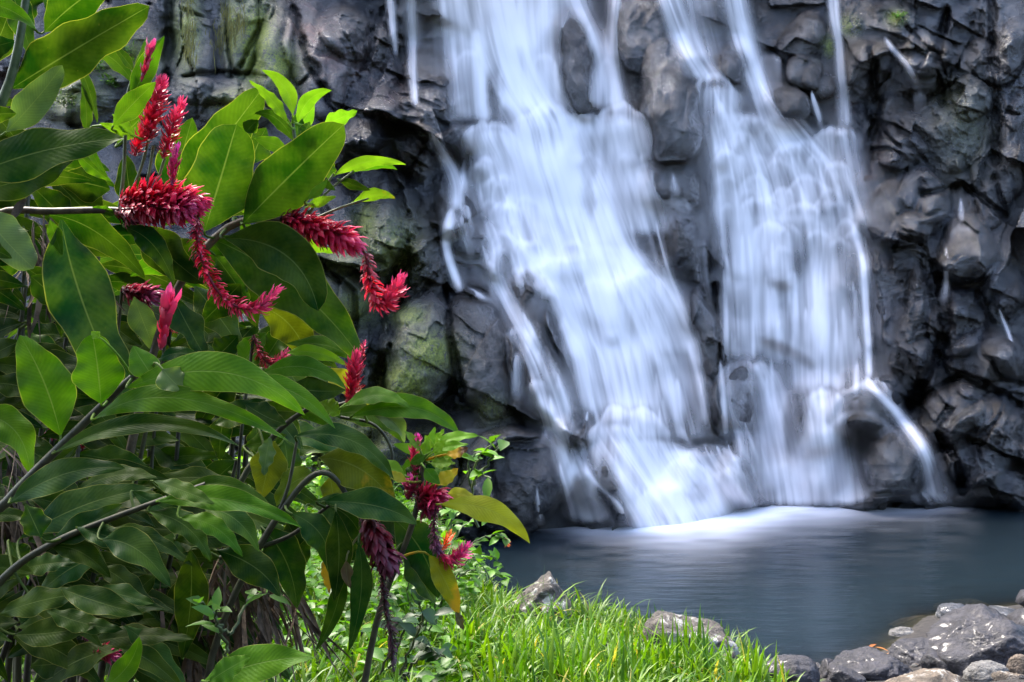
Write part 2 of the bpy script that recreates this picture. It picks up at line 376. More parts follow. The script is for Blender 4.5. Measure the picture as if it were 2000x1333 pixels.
def build_disp():
    wu = U + 26 * fbm(U / 110, V / 110, 3, 4, 0.42); wv = V + 26 * fbm(U / 110 + 40, V / 110, 4, 4, 0.42)
    ang = math.radians(24)
    ru = wu * math.cos(ang) + wv * math.sin(ang); rv = -wu * math.sin(ang) + wv * math.cos(ang)
    left = 1 - smooth01(U, 560, 760)
    C = voronoi(wu / 19 + 3, wv / 23, 303)
    CL = voronoi(wu / 75, wv / 150, 404)                        # upright blocks of the dry left wall
    rough = 1 - 0.62 * under
    M = voronoi(ru / 250 + 0.3, rv / 210, 77)
    cm = smooth01(vnoise(U / 90, V / 90, 61), 0.45, 0.7)             # only some joints are open
    rm = smooth01(vnoise(U / 120 + 7, V / 100, 62), 0.40, 0.68)      # smooth slabs and broken patches
    d = 0.34 * M['o'] + 0.45 * (M['a'] * M['dx'] + M['b'] * M['dy'])
    hA, eA = boulders(ru / 125, rv / 105, 101); hB, eB = boulders(ru / 47 + 5, rv / 40, 202)
    d += 0.66 * hA - 0.10 * cm * np.exp(-(eA / 0.05) ** 2)
    dl = 0.24 * CL['o'] + 0.45 * (CL['a'] * CL['dx'] + CL['b'] * CL['dy']) - 0.16 * cm * np.exp(-(CL['e'] / 0.05) ** 2)
    d = d * (1 - left) + dl * left
    d += (0.24 * hB - 0.03 * cm * np.exp(-(eB / 0.06) ** 2)) * (1 - 0.6 * left) * (0.25 + 0.75 * rm)
    d += (0.020 * C['o'] + 0.13 * (C['a'] * C['dx'] + C['b'] * C['dy'])) * (1 - 0.5 * left) * (0.06 + 0.7 * rm)
    rg = 1 - np.abs(fbm(ru / 44, rv / 30, 19, 4, 0.55))
    d += 0.06 * rg * rg * rm
    d += 0.24 * fbm(U / 170, V / 170, 7, 3) + 0.055 * fbm(U / 34, V / 34, 8, 5, 0.62) * (0.25 + 0.75 * rm)
    d *= rough
    for cx, cy, rx, ry, amp, deg in BUMPS:
        c, s = math.cos(math.radians(deg)), math.sin(math.radians(deg))
        R = 1.5 * max(rx, ry)
        c0, c1 = np.searchsorted(gu, [cx - R, cx + R]); r0, r1 = np.searchsorted(gv, [cy - R, cy + R])
        du = wu[r0:r1, c0:c1] - cx; dv = wv[r0:r1, c0:c1] - cy
        q = ((du * c + dv * s) / rx) ** 2 + ((-du * s + dv * c) / ry) ** 2
        d[r0:r1, c0:c1] += amp * np.clip(1 - q, 0, None) ** 0.55 * 1.25
    for cx, cy, rx, ry, amp, deg in SOLID:
        c, s = math.cos(math.radians(deg)), math.sin(math.radians(deg))
        R = 1.4 * max(rx, ry)
        c0, c1 = np.searchsorted(gu, [cx - R, cx + R]); r0, r1 = np.searchsorted(gv, [cy - R, cy + R])
        du = wu[r0:r1, c0:c1] - cx; dv = wv[r0:r1, c0:c1] - cy
        q = np.abs((du * c + dv * s) / rx) ** 2.6 + np.abs((-du * s + dv * c) / ry) ** 2.6
        k = 1 - smooth01(q, 0.72, 1.05)
        body = amp * (0.45 + 0.55 * np.clip(1 - q, 0, None) ** 0.6) + 0.22 * d[r0:r1, c0:c1] + 0.05 * fbm(du / 30, dv / 40, int(cx), 4, .6)
        d[r0:r1, c0:c1] = np.maximum(d[r0:r1, c0:c1] * (1 - 0.5 * k), body * k + d[r0:r1, c0:c1] * (1 - k))
    for pts, hw, dep in CRACKS:
        d -= dep * polyline_field(pts, hw)
    for cx, ty, w, L, I in BELLS_MAIN + BELLS_RIGHT:
        r0, r1 = np.searchsorted(gv, [ty - 8, ty + L * 1.8 + 60]); c0, c1 = np.searchsorted(gu, [cx - 1.6 * w, cx + 1.6 * w])
        uu = U[r0:r1, c0:c1]; y = V[r0:r1, c0:c1] - ty
        ww = w * (1 + 0.25 * np.clip(y / L, 0, 2))
        t = (uu - cx) / ww
        rim = 0.55 * w * t ** 2
        prof = smooth01(y - rim, -4, 0.35 * w + 4) * np.exp(-np.clip(y - 0.4 * w, 0, None) / (L * 1.1))
        d[r0:r1, c0:c1] += 0.0030 * w * np.sqrt(np.clip(1 - t * t, 0, None)) * prof
    return d

disp = build_disp()
broken = smooth01(vnoise(U / 120 + 7, V / 100, 62), 0.40, 0.68)
D = base_depth(U, V) - disp
dxr, dzr = ray(U, V)
cliff_pts = np.stack([dxr * D, D, EYE + dzr * D], -1)

def blobs(lst):
    f = np.zeros(U.shape)
    for cx, cy, rx, ry, a in lst:
        q = ((U - cx) / rx) ** 2 + ((V - cy) / ry) ** 2
        f = np.maximum(f, a * np.exp(-q * 1.2))
    return f
moss = blobs([(500, 85, 40, 90, 1), (455, 60, 22, 70, .8), (545, 130, 40, 50, .8), (365, 60, 30, 90, .7), (835, 690, 55, 45, .9), (715, 440, 28, 45, .6), (610, 640, 70, 40, .55), (790, 745, 50, 50, .8), (800, 620, 40, 25, .6),
              (690, 600, 60, 40, .5), (660, 520, 60, 40, .35), (760, 480, 60, 60, .5), (240, 110, 80, 40, .7), (130, 190, 80, 50, .5), (480, 200, 60, 30, .8), (1750, 35, 20, 15, .8), (1655, 50, 24, 20, .5), (1620, 90, 12, 20, .6), (840, 900, 60, 60, .4), (640, 860, 120, 70, .7), (1880, 250, 60, 90, .15), (960, 800, 30, 30, .3)])
rust = blobs([(605, 60, 45, 60, .9), (640, 115, 40, 40, .8), (560, 60, 40, 50, .7), (280, 85, 40, 40, .8), (10, 160, 40, 50, .5), (690, 150, 50, 50, .35), (1640, 200, 25, 25, .4), (1700, 330, 60, 40, .2), (760, 170, 40, 60, .3)])
dry = np.clip(blobs([(420, 80, 170, 170, .85), (250, 160, 260, 160, .8), (520, 230, 90, 80, .7), (690, 130, 90, 90, .45), (650, 560, 110, 130, .6), (815, 690, 80, 110, .55), (760, 480, 60, 80, .45), (560, 800, 160, 110, .6), (1840, 280, 70, 60, .4), (1960, 200, 60, 160, .35), (1640, 180, 40, 40, .2), (1880, 690, 60, 60, .2)])
              * (1 + 0.6 * fbm(U / 60, V / 60, 77, 4)), 0, 1)
nr, nc = U.shape
cl = mesh_obj("cliff", cliff_pts.reshape(-1, 3), quads=grid_quads(nr, nc), mat=cliff_material(), attrs=dict(moss=moss, rust=rust, dry=dry, broken=broken))
tag(cl, kind="structure")

# ------------------------------------------------------------------ waterfalls
WC0, WC1 = np.searchsorted(gu, [725, 2010]); WR0, WR1 = np.searchsorted(gv, [-210, 1046])
WU = U[WR0:WR1, WC0:WC1]; WV = V[WR0:WR1, WC0:WC1]; wvv = gv[WR0:WR1]

def streak(off, y, seed):
    a = vnoise(off / 3.6, y / 90, seed) * 0.35 + vnoise(off / 9.0, y / 120, seed + 1) * 0.6 + vnoise(off / 24, y / 160, seed + 2) * 0.6
    return np.clip((a / 1.55 - 0.5) * 2.5 + 0.5, 0, 1)

SEED = [500]
def stroke(dens, pts):
    SEED[0] += 7
    if pts[0][1] == -40: pts = [(pts[0][0], -260) + tuple(pts[0][2:])] + list(pts)
    y = [p[1] for p in pts]
    lo, hi = y[0], y[-1]
    r0, r1 = np.searchsorted(wvv, [lo - 6, hi + 6])
    if r1 <= r0: return
    yy = wvv[r0:r1]
    def sm(col):
        a = np.interp(yy, y, [p[col] for p in pts]); k = 13
        return np.convolve(np.pad(a, k, mode='edge'), np.ones(2 * k + 1) / (2 * k + 1), 'valid')
    cx = sm(0)[:, None]; hw = sm(2)[:, None] * 1.05 * (0.45 + 0.55 * smooth01(yy, lo - 6, lo + 30))[:, None]; I = sm(3)[:, None]
    tl = 10 + 0.35 * (hi - lo) if hi - lo < 140 else 18
    I = I * smooth01(yy, lo - 6, lo + 10)[:, None] * (1 - smooth01(yy, hi - tl, hi + 6))[:, None]
    off = WU[r0:r1] - cx
    t = np.abs(off) / hw
    g = np.exp(-t ** 2.2) 
    st = streak(off, np.broadcast_to(yy[:, None], off.shape), SEED[0])
    dens[r0:r1] += I * g * (0.42 + 1.1 * st) + 0.10 * I * np.exp(-(t / 2.0) ** 2)

def bell(dens, cx, ty, w, L, I, carve=0.5):
    SEED[0] += 7
    r0, r1 = np.searchsorted(wvv, [ty - 12, ty + 2.2 * L + w])
    y = WV[r0:r1] - ty
    ww = w * (1 + 0.25 * np.clip(y / L, 0, 2))
    jag = 0.24 * w * (fbm((WU[r0:r1] - cx) / (0.5 * w) , y * 0 + SEED[0], SEED[0], 3))
    t = (WU[r0:r1] - cx) / ww
    rim = 0.55 * w * np.abs(t) ** 2.0 + jag
    dy = y - rim
    side = np.exp(-np.abs(t) ** 5 * 1.1) * (0.88 + 0.18 * np.exp(-((np.abs(t) - 0.78) / 0.22) ** 2))
    up = smooth01(dy, -6.0, 9.0)
    fade = np.exp(-np.clip(dy, 0, None) / (0.55 * L)) + 0.6 * np.exp(-(np.clip(dy, 0, None) / 7.0))
    st = streak((WU[r0:r1] - cx) / (1 + 0.25 * np.clip(y / L, 0, 2)), y, SEED[0])
    inner = np.exp(-(np.abs(t) / 0.78) ** 6) * smooth01(dy, 3, 16) * np.exp(-np.clip(dy, 0, None) / (0.8 * L))
    dens[r0:r1] *= 1 - carve * inner * (1.15 - 0.75 * st).clip(0, 1)
    dens[r0:r1] += 0.72 * I * side * up * fade * (0.38 + 0.95 * st)

MAIN = [
 [(962, -40, 50, 1.7), (982, 60, 46, 1.7), (1000, 130, 38, 1.5), (1030, 190, 42, 1.3), (1062, 235, 52, 1.4), (1078, 310, 50, 1.6), (1094, 355, 52, 2.0), (1118, 440, 48, 1.8), (1148, 530, 46, 1.2), (1178, 620, 46, .9), (1204, 720, 50, .65), (1222, 800, 56, .5)],
 [(1105, 225, 28, .7), (1150, 330, 24, .75), (1182, 400, 22, .75), (1216, 490, 26, .8), (1258, 545, 40, .85), (1296, 610, 38, .6), (1325, 690, 34, .4)],
 [(981, 450, 6, .5), (1040, 500, 9, .6), (1080, 560, 10, .65), (1106, 640, 9, .6), (1130, 700, 8, .5)],
 [(1030, -40, 62, .4), (1042, 215, 54, .4)], [(955, 240, 60, .35), (985, 330, 62, .30), (1008, 450, 66, .28), (1045, 570, 60, .28)], [(1190, 225, 70, .4), (1228, 330, 60, .3), (1268, 460, 48, .22)], [(900, -40, 40, .3), (905, 100, 40, .28), (915, 235, 44, .25)],
 [(878, -40, 22, .5), (890, 50, 20, .6), (895, 100, 18, .6), (900, 160, 14, .3), (908, 235, 24, .3)],
 [(930, 60, 14, .8), (938, 130, 11, .9), (940, 220, 10, .8), (945, 240, 14, .7)],
 [(1063, -40, 12, .5), (1065, 70, 8, .5), (1072, 130, 9, .4), (1095, 205, 6, .4)],
 [(1083, 120, 5, .5), (1088, 170, 5, .6), (1092, 212, 6, .6)],
 [(1115, -40, 28, .5), (1130, 15, 15, .75), (1155, 60, 17, .85), (1170, 110, 19, .95), (1178, 160, 19, .95), (1178, 215, 22, 1)],
 [(1205, -40, 12, .7), (1195, 60, 10, .6), (1192, 110, 12, .7), (1200, 150, 10, .6), (1207, 210, 14, .8)],
 [(1035, -40, 46, .55), (1042, 100, 40, .45), (1052, 210, 36, .5)],
 [(1218, 235, 45, .6), (1235, 320, 40, .4), (1250, 400, 38, .3), (1265, 460, 32, .25)],
 [(960, 255, 32, .7), (1000, 330, 32, .5), (1010, 400, 42, .45), (1035, 470, 42, .5), (1065, 540, 45, .6)],
 [(1010, 470, 22, .5), (1050, 500, 24, .6), (1085, 545, 28, .7), (1112, 610, 26, .75), (1135, 680, 22, .7), (1150, 760, 16, .6), (1158, 810, 18, .7)],
 [(1175, 480, 56, .6), (1212, 580, 76, .55), (1245, 680, 96, .48), (1265, 780, 112, .42), (1285, 860, 112, .36)],
 [(1196, 830, 34, .9), (1262, 930, 48, 1.0), (1312, 1000, 72, 1.1), (1330, 1040, 82, 1.2)],
 [(1335, 880, 60, .5), (1390, 940, 64, .55), (1430, 1000, 55, .5)],
 [(1260, 860, 60, .8), (1300, 930, 70, .7), (1350, 1010, 70, .7)],
]
RIGHT = [
 [(1292, -40, 14, .9), (1314, 20, 18, .95), (1336, 80, 20, 1.0), (1356, 125, 24, 1.15), (1384, 160, 30, 1.0)],
 [(1345, -40, 36, .4), (1365, 60, 30, .35), (1378, 120, 22, .5)],
 [(1428, -40, 17, .9), (1440, 30, 18, .95), (1455, 80, 18, 1), (1466, 120, 17, 1), (1482, 160, 18, .9), (1490, 190, 16, .85), (1505, 230, 22, .85), (1522, 270, 26, .9), (1545, 300, 34, .6)],
 [(1400, 170, 40, .6), (1400, 230, 36, .45), (1415, 300, 30, .5), (1430, 370, 40, .45), (1440, 450, 45, .4), (1445, 560, 42, .32), (1452, 700, 36, .28)],
 [(1625, -40, 11, .5), (1630, 40, 8, .6), (1638, 80, 6, .7), (1640, 130, 7, .7), (1645, 180, 9, .5), (1650, 250, 10, .6)],
 [(1583, 180, 4, .6), (1595, 210, 5, .7), (1605, 250, 6, .7)],
 [(1480, 445, 10, .75), (1475, 520, 12, .7), (1474, 600, 12, .5), (1482, 690, 12, .4)],
 [(1537, 450, 8, .55), (1540, 530, 8, .4), (1542, 600, 8, .2)],
 [(1510, 562, 8, .65), (1515, 640, 10, .5), (1520, 710, 12, .4)],
 [(1548, 530, 11, .55), (1545, 620, 12, .45), (1545, 710, 12, .3)],
 [(1600, 430, 14, .6), (1605, 480, 14, .7), (1602, 550, 28, .8), (1605, 620, 40, .75), (1606, 700, 46, .65), (1606, 760, 46, .55)],
 [(1665, 440, 8, .7), (1684, 500, 6, .7), (1690, 560, 5, .85), (1694, 640, 5, .8), (1698, 740, 5, .8)],
 [(1560, 420, 110, .28), (1570, 550, 118, .30), (1580, 700, 122, .30), (1585, 770, 118, .28)],
 [(1450, 220, 60, .4), (1500, 330, 85, .4), (1530, 440, 105, .34)], [(1630, 245, 36, .35), (1645, 340, 40, .3), (1665, 440, 36, .3)],
 [(1480, 705, 12, .9), (1500, 740, 18, .9), (1515, 800, 24, .9), (1535, 880, 34, .9), (1552, 990, 42, .85)],
 [(1406, 705, 4, .8), (1412, 760, 5, .7), (1417, 850, 6, .5)],
 [(1598, 757, 20, .7), (1608, 780, 15, .9), (1611, 830, 22, .85), (1622, 900, 38, .8), (1632, 990, 46, .75)],
 [(1690, 738, 8, .8), (1705, 765, 10, .9), (1740, 790, 10, .9), (1765, 825, 12, .95), (1790, 850, 13, .95), (1812, 885, 12, .95), (1825, 930, 14, .9), (1838, 972, 20, .8)],
 [(1560, 760, 70, .25), (1580, 850, 90, .25), (1600, 985, 100, .25)],
 [(1470, 740, 50, .25), (1490, 850, 60, .28), (1500, 960, 50, .25)],
 [(1800, 960, 40, .35), (1840, 986, 50, .5)],
]
SIDE = [
 [(838, 252, 9, .6), (848, 265, 6, .8), (858, 290, 7, .95), (875, 315, 9, 1), (890, 345, 12, 1), (896, 380, 11, .9), (890, 410, 14, .8)],
 [(884, 410, 13, .5), (870, 460, 7, .55), (872, 490, 6, .65), (885, 530, 7, .7), (899, 570, 7, .7)],
 [(950, 430, 16, .4), (972, 480, 11, .6), (968, 540, 12, .6), (984, 570, 14, .8), (1002, 610, 14, .95), (1030, 660, 17, .95), (1056, 710, 20, .95), (1076, 770, 25, .9), (1096, 840, 28, .8), (1112, 890, 22, .8), (1132, 950, 22, .85), (1158, 1020, 30, .95)],
 [(900, 565, 10, .5), (930, 575, 12, .5), (975, 588, 12, .5)],
 [(905, 420, 26, .35), (930, 480, 30, .3), (950, 560, 30, .25)],
 [(1010, 690, 9, .35), (1012, 790, 9, .35)], [(1115, 872, 6, .4), (1157, 945, 5, .6), (1190, 962, 5, .6), (1224, 1012, 8, .7)],
 [(1048, 955, 3, .5), (1058, 1030, 6, .6)], [(1150, 800, 3, .6), (1140, 840, 3, .4)],
]
def strands(seed, bounds, n, i0=.15, i1=.4, l0=60, l1=200):
    r = random.Random(seed); out = []
    ys = [b[0] for b in bounds]
    for _ in range(n):
        y0 = r.uniform(ys[0], ys[-1] - 40); y1 = min(ys[-1], y0 + r.uniform(l0, l1)); k = r.random(); h = r.uniform(2.5, 7.5); I = r.uniform(i0, i1)
        m_ = (y0 + y1) / 2; wob = r.uniform(-4, 4)
        X = lambda y: float(np.interp(y, ys, [b[1] for b in bounds]) * (1 - k) + np.interp(y, ys, [b[2] for b in bounds]) * k)
        out.append([(X(y0) , y0, h * .7, I), (X(m_) + wob, m_, h, I), (X(y1) + wob, y1, h * 1.5, I * .5)])
    return out
MAIN += strands(1, [(-36, 885, 1075), (60, 915, 1050), (130, 945, 1060), (215, 985, 1110)], 14)
MAIN += strands(2, [(235, 915, 1262), (330, 945, 1272), (450, 985, 1295), (560, 1020, 1322), (700, 1125, 1385), (840, 1155, 1398)], 60)
MAIN += strands(3, [(830, 1165, 1400), (930, 1215, 1465), (1010, 1238, 1492)], 28, .15, .4, 50, 140)
MAIN += strands(7, [(300, 905, 985), (430, 900, 1000), (560, 935, 1060)], 24, .25, .5, 30, 90)
RIGHT += strands(4, [(150, 1350, 1500), (230, 1378, 1560), (330, 1395, 1655), (450, 1402, 1690), (560, 1410, 1700), (705, 1412, 1706)], 100, .15, .42)
RIGHT += strands(5, [(700, 1412, 1690), (800, 1420, 1690), (985, 1490, 1680)], 24, .15, .35, 60, 160)
SIDE += strands(6, [(590, 985, 1015), (700, 1035, 1080), (840, 1068, 1128), (1020, 1128, 1198)], 22, .25, .5, 40, 120)
SIDE_BELLS = [(893, 400, 18, 60, .55), (1010, 640, 20, 50, .4), (1050, 745, 24, 60, .5), (1090, 830, 28, 60, .5), (925, 440, 16, 45, .35), (945, 505, 18, 45, .35), (975, 540, 16, 40, .4), (880, 455, 12, 40, .3)]
FALLS = [
 ("waterfall", "widest and brightest white waterfall pouring down the middle of the cliff into the pool", MAIN, BELLS_MAIN),
 ("waterfall", "stepped bluish waterfall down the cliff between the main fall and the bare wet rocks", RIGHT, BELLS_RIGHT),
 ("waterfall", "narrow white side stream slanting down black rock beside the brightest waterfall", SIDE, SIDE_BELLS),
 ("water_trickle", "thread of water falling over dark rock near the cliff top, nearest the brightest waterfall", [[(803, -40, 8, .8), (806, 60, 6, .9), (806, 150, 7, .85), (812, 208, 5, .8)], [(800, -40, 20, .15), (815, 100, 18, .12)]], []),
 ("water_trickle", "shorter fainter thread of water just outside the longer thread near the cliff top", [[(760, -40, 7, .6), (765, 40, 6, .7), (774, 108, 4, .4)]], []),
 ("water_trickle", "short trickle spreading over a dark ledge between the two big waterfalls", [[(1313, 338, 5, .85), (1318, 370, 6, .85), (1321, 388, 8, .7)], [(1322, 390, 14, .3), (1330, 480, 20, .2)]], [(1322, 388, 30, 70, .55)]),
 ("water_trickle", "fine trickle running down the narrow rock gap beside the bluish waterfall", [[(1375, 470, 4, .5), (1380, 560, 5, .55), (1396, 650, 6, .4), (1402, 700, 6, .3)]], []),
 ("water_trickle", "faint trickle stepping down small ledges high on the bare rock beside the bluish waterfall", [[(1720, 75, 6, .5), (1745, 92, 8, .6), (1762, 118, 7, .55), (1785, 142, 6, .55), (1795, 180, 6, .5)], [(1768, 128, 10, .3), (1788, 160, 5, .4)]], [(1796, 180, 12, 50, .4)]),
 ("water_trickle", "short double trickle dripping from an overhang in the middle of the bare wet rock face", [[(1876, 388, 4, .6), (1879, 440, 5, .5)]], [(1880, 440, 22, 30, .35)]),
 ("water_trickle", "straight bright hair-thin jet of water in front of a black hollow in the bare rock", [[(1848, 484, 3, 1), (1849, 560, 4, .8), (1840, 600, 12, .3)]], []),
 ("water_trickle", "slanting thin jet of water down a dark rounded rock below the bright hair-thin jet", [[(1948, 604, 3, .7), (1968, 640, 3, .7), (1983, 700, 3, .5)]], []),
]
HOLES = [  # rock that stays bare inside the falls
 (1128, 120, 38, 98, .95), (1318, 215, 60, 112, .95), (1258, 70, 50, 90, .9), (964, 178, 16, 55, .6), (1440, 128, 22, 30, .7), (1390, 600, 22, 190, .8), (1462, 790, 28, 70, .5), (1548, 845, 20, 70, .55), (1690, 805, 52, 42, .6), (1125, 860, 22, 70, .8), (985, 530, 26, 42, .6), (935, 470, 24, 50, .6),
 (1150, 388, 16, 46, .5), (1072, 670, 28, 95, .75), (1030, 560, 16, 40, .6), (1150, 330, 16, 40, .35), (1290, 330, 26, 60, .7), (1330, 470, 26, 70, .6), (1700, 900, 40, 60, .5), (1182, 945, 20, 55, .7), (1365, 962, 26, 22, .5), (1460, 935, 22, 40, .6), (1535, 640, 14, 90, .4), (1535, 210, 26, 30, .7), (1545, 130, 20, 40, .6)]
Dsm = blur(D, 7)
wall_w = D[WR0:WR1, WC0:WC1]; wall_s = Dsm[WR0:WR1, WC0:WC1]
FM = fall_material()
wall_m = wall_w.copy()
for sh in (1, 2):
    for ax in (0, 1):
        wall_m = np.minimum(wall_m, np.minimum(np.roll(wall_m, sh, ax), np.roll(wall_m, -sh, ax)))
total = np.zeros(WU.shape)
for k, (nm, lab, strokes, bells) in enumerate(FALLS):
    dn = np.zeros(WU.shape)
    for s in strokes: stroke(dn, s)
    for b in bells: bell(dn, *b, carve=0.25 if k == 0 and b[2] > 30 else 0.36)
    if k == 1: dn *= 0.85
    for hx, hy, hrx, hry, hs in HOLES:
        q = ((WU - hx + 10 * fbm(WU / 22, WV / 40, 41, 3)) / hrx) ** 2 + ((WV - hy) / hry) ** 2
        dn *= 1 - hs * np.exp(-q ** 2)
    if k < 3: dn *= 0.80 + 0.40 * vnoise(WU / 40, WV / 40, 900 + k)
    op = 1 - np.exp(-1.35 * dn ** 1.15)
    op = np.clip((op - 0.02) / 0.98, 0, 1) * (0.55 if k > 4 else 0.7 if k > 2 else 1.0)
    total += dn
    depth = np.minimum(wall_s - 0.035 - 0.05 * np.clip(blur(dn, 4), 0, 1.3), wall_m - 0.015 + 0.35 * (1 - smooth01(blur(op, 2), .04, .30))) - 0.006 * k
    depth = blur(depth, 3)
    dx_, dz_ = ray(WU, WV)
    pts = np.stack([dx_ * depth, depth, EYE + dz_ * depth], -1).reshape(-1, 3)
    keep = (op > 0.012).ravel()
    q = grid_quads(*WU.shape)
    q = q[keep[q].any(1)]
    used, inv = np.unique(q, return_inverse=True)
    o = mesh_obj(nm, pts[used], quads=inv.reshape(-1, 4), mat=FM, attrs=dict(water=op.ravel()[used]))
    tag(o, lab, "waterfall" if nm == "waterfall" else "trickle", None if k < 3 else "thin trickles on the cliff")

# ------------------------------------------------------------------ bank, pool bed, pool
SHX = np.array([-60, -1.5, -0.9, -0.62, -0.5, -0.1, 0.3, 0.7, 1.1, 1.55, 1.8, 2.25, 2.7, 3.3, 4.2, 6, 9, 60.])
SHY = np.array([15, 15, 12.5, 10.2, 9.2, 8.35, 8.1, 7.9, 7.6, 7.0, 6.65, 6.75, 7.15, 7.95, 8.3, 8.8, 10.5, 16.])
def bank_height(x, y):
    t = np.interp(x, SHX, SHY) - y
    z = np.where(t > 0, 0.62 * (1 - np.exp(-np.clip(t, 0, None) * 0.34)), -0.75 * (1 - np.exp(np.clip(t, None, 0) * 0.40)))
    return z + 0.03 * fbm(x * 1.3, y * 1.3, 55, 4) * np.clip(np.abs(t) * 2, 0.2, 1)
def axis(lo, a, b, hi, fine, n): return np.unique(np.concatenate([np.linspace(lo, a, n), np.arange(a, b, fine), np.linspace(b, hi, n)]))
bx = axis(-60, -5, 7, 60, 0.07, 24); by = axis(-60, 2.5, 14, 18, 0.07, 24)
BX, BY = np.meshgrid(bx, by)
BZ = bank_height(BX, BY)
def soil_material():
    t = NT("bank_soil")
    p = t.geo()
    n1 = t.noise(3, 6, .6, p); n2 = t.noise(22, 6, .7, p)
    soil = t.mix(t.ramp(n2, .35, .65), (0.008, 0.0065, 0.0055), (0.030, 0.026, 0.023))
    green = t.mix(n1, (0.03, 0.06, 0.012), (0.05, 0.09, 0.015))
    base = t.mix(t.ramp(n1, .62, .72), soil, green)
    z = t.new("ShaderNodeSeparateXYZ"); t.link(p, z.inputs[0])
    base = t.mix(t.ramp(z.outputs[2], 0.05, -0.05), base, t.mix(t.ramp(n2, .3, .7), (0.014, 0.013, 0.009), (0.045, 0.038, 0.026)))
    t.set(Base_Color=base, Roughness=0.9, Normal=t.bump(n2, 0.8, 0.03))
    return t.m
bank = mesh_obj("ground", np.stack([BX, BY, BZ], -1).reshape(-1, 3), quads=grid_quads(*BX.shape)[:, ::-1], mat=soil_material())
tag(bank, kind="structure")

px_ = np.arange(-1.6, 11, 0.045); py_ = np.arange(6.0, 14.6, 0.045)
PX, PY = np.meshgrid(px_, py_)
pu = 1000 + PX / PY * FOC; pv = 666.5 + EYE / PY * FOC
fc = np.interp(pu, [1040, 1130, 1250, 1350, 1450, 1550, 1700, 1870], [1034, 1029, 1022, 1018, 1006, 991, 987, 987])
fs = np.interp(pu, [1020, 1060, 1140, 1250, 1340, 1420, 1500, 1600, 1750, 1880, 1920], [1, 4, 13, 22, 30, 32, 25, 19, 13, 8, 1])
fi = np.interp(pu, [1010, 1100, 1180, 1300, 1480, 1600, 1700, 1800, 1890, 1930], [0, .4, 1.0, 1.5, 1.3, 1.2, .95, .75, .5, 0])
foam = 0.85 * fi * np.exp(-(np.clip((pv - fc), 0, None) / fs) ** 1.35) * (0.75 + 0.5 * vnoise(pu / 70 + pv / 30, pv / 6, 66))
foam += 0.16 * fi * np.exp(-np.clip(pv - fc, 0, None) / 40) * vnoise(pu / 60, pv / 7, 67)
foam = np.clip(foam, 0, 0.97)
bz = bank_height(PX, PY)
deep = np.clip(1 - np.exp(np.minimum(bz, 0) * 9.0) + 0.05, 0, 0.97)
pool = mesh_obj("water", np.stack([PX, PY, 0 * PX], -1).reshape(-1, 3), quads=grid_quads(*PX.shape)[:, ::-1], mat=pool_material(), attrs=dict(foam=foam, deep=deep))
tag(pool, kind="structure")

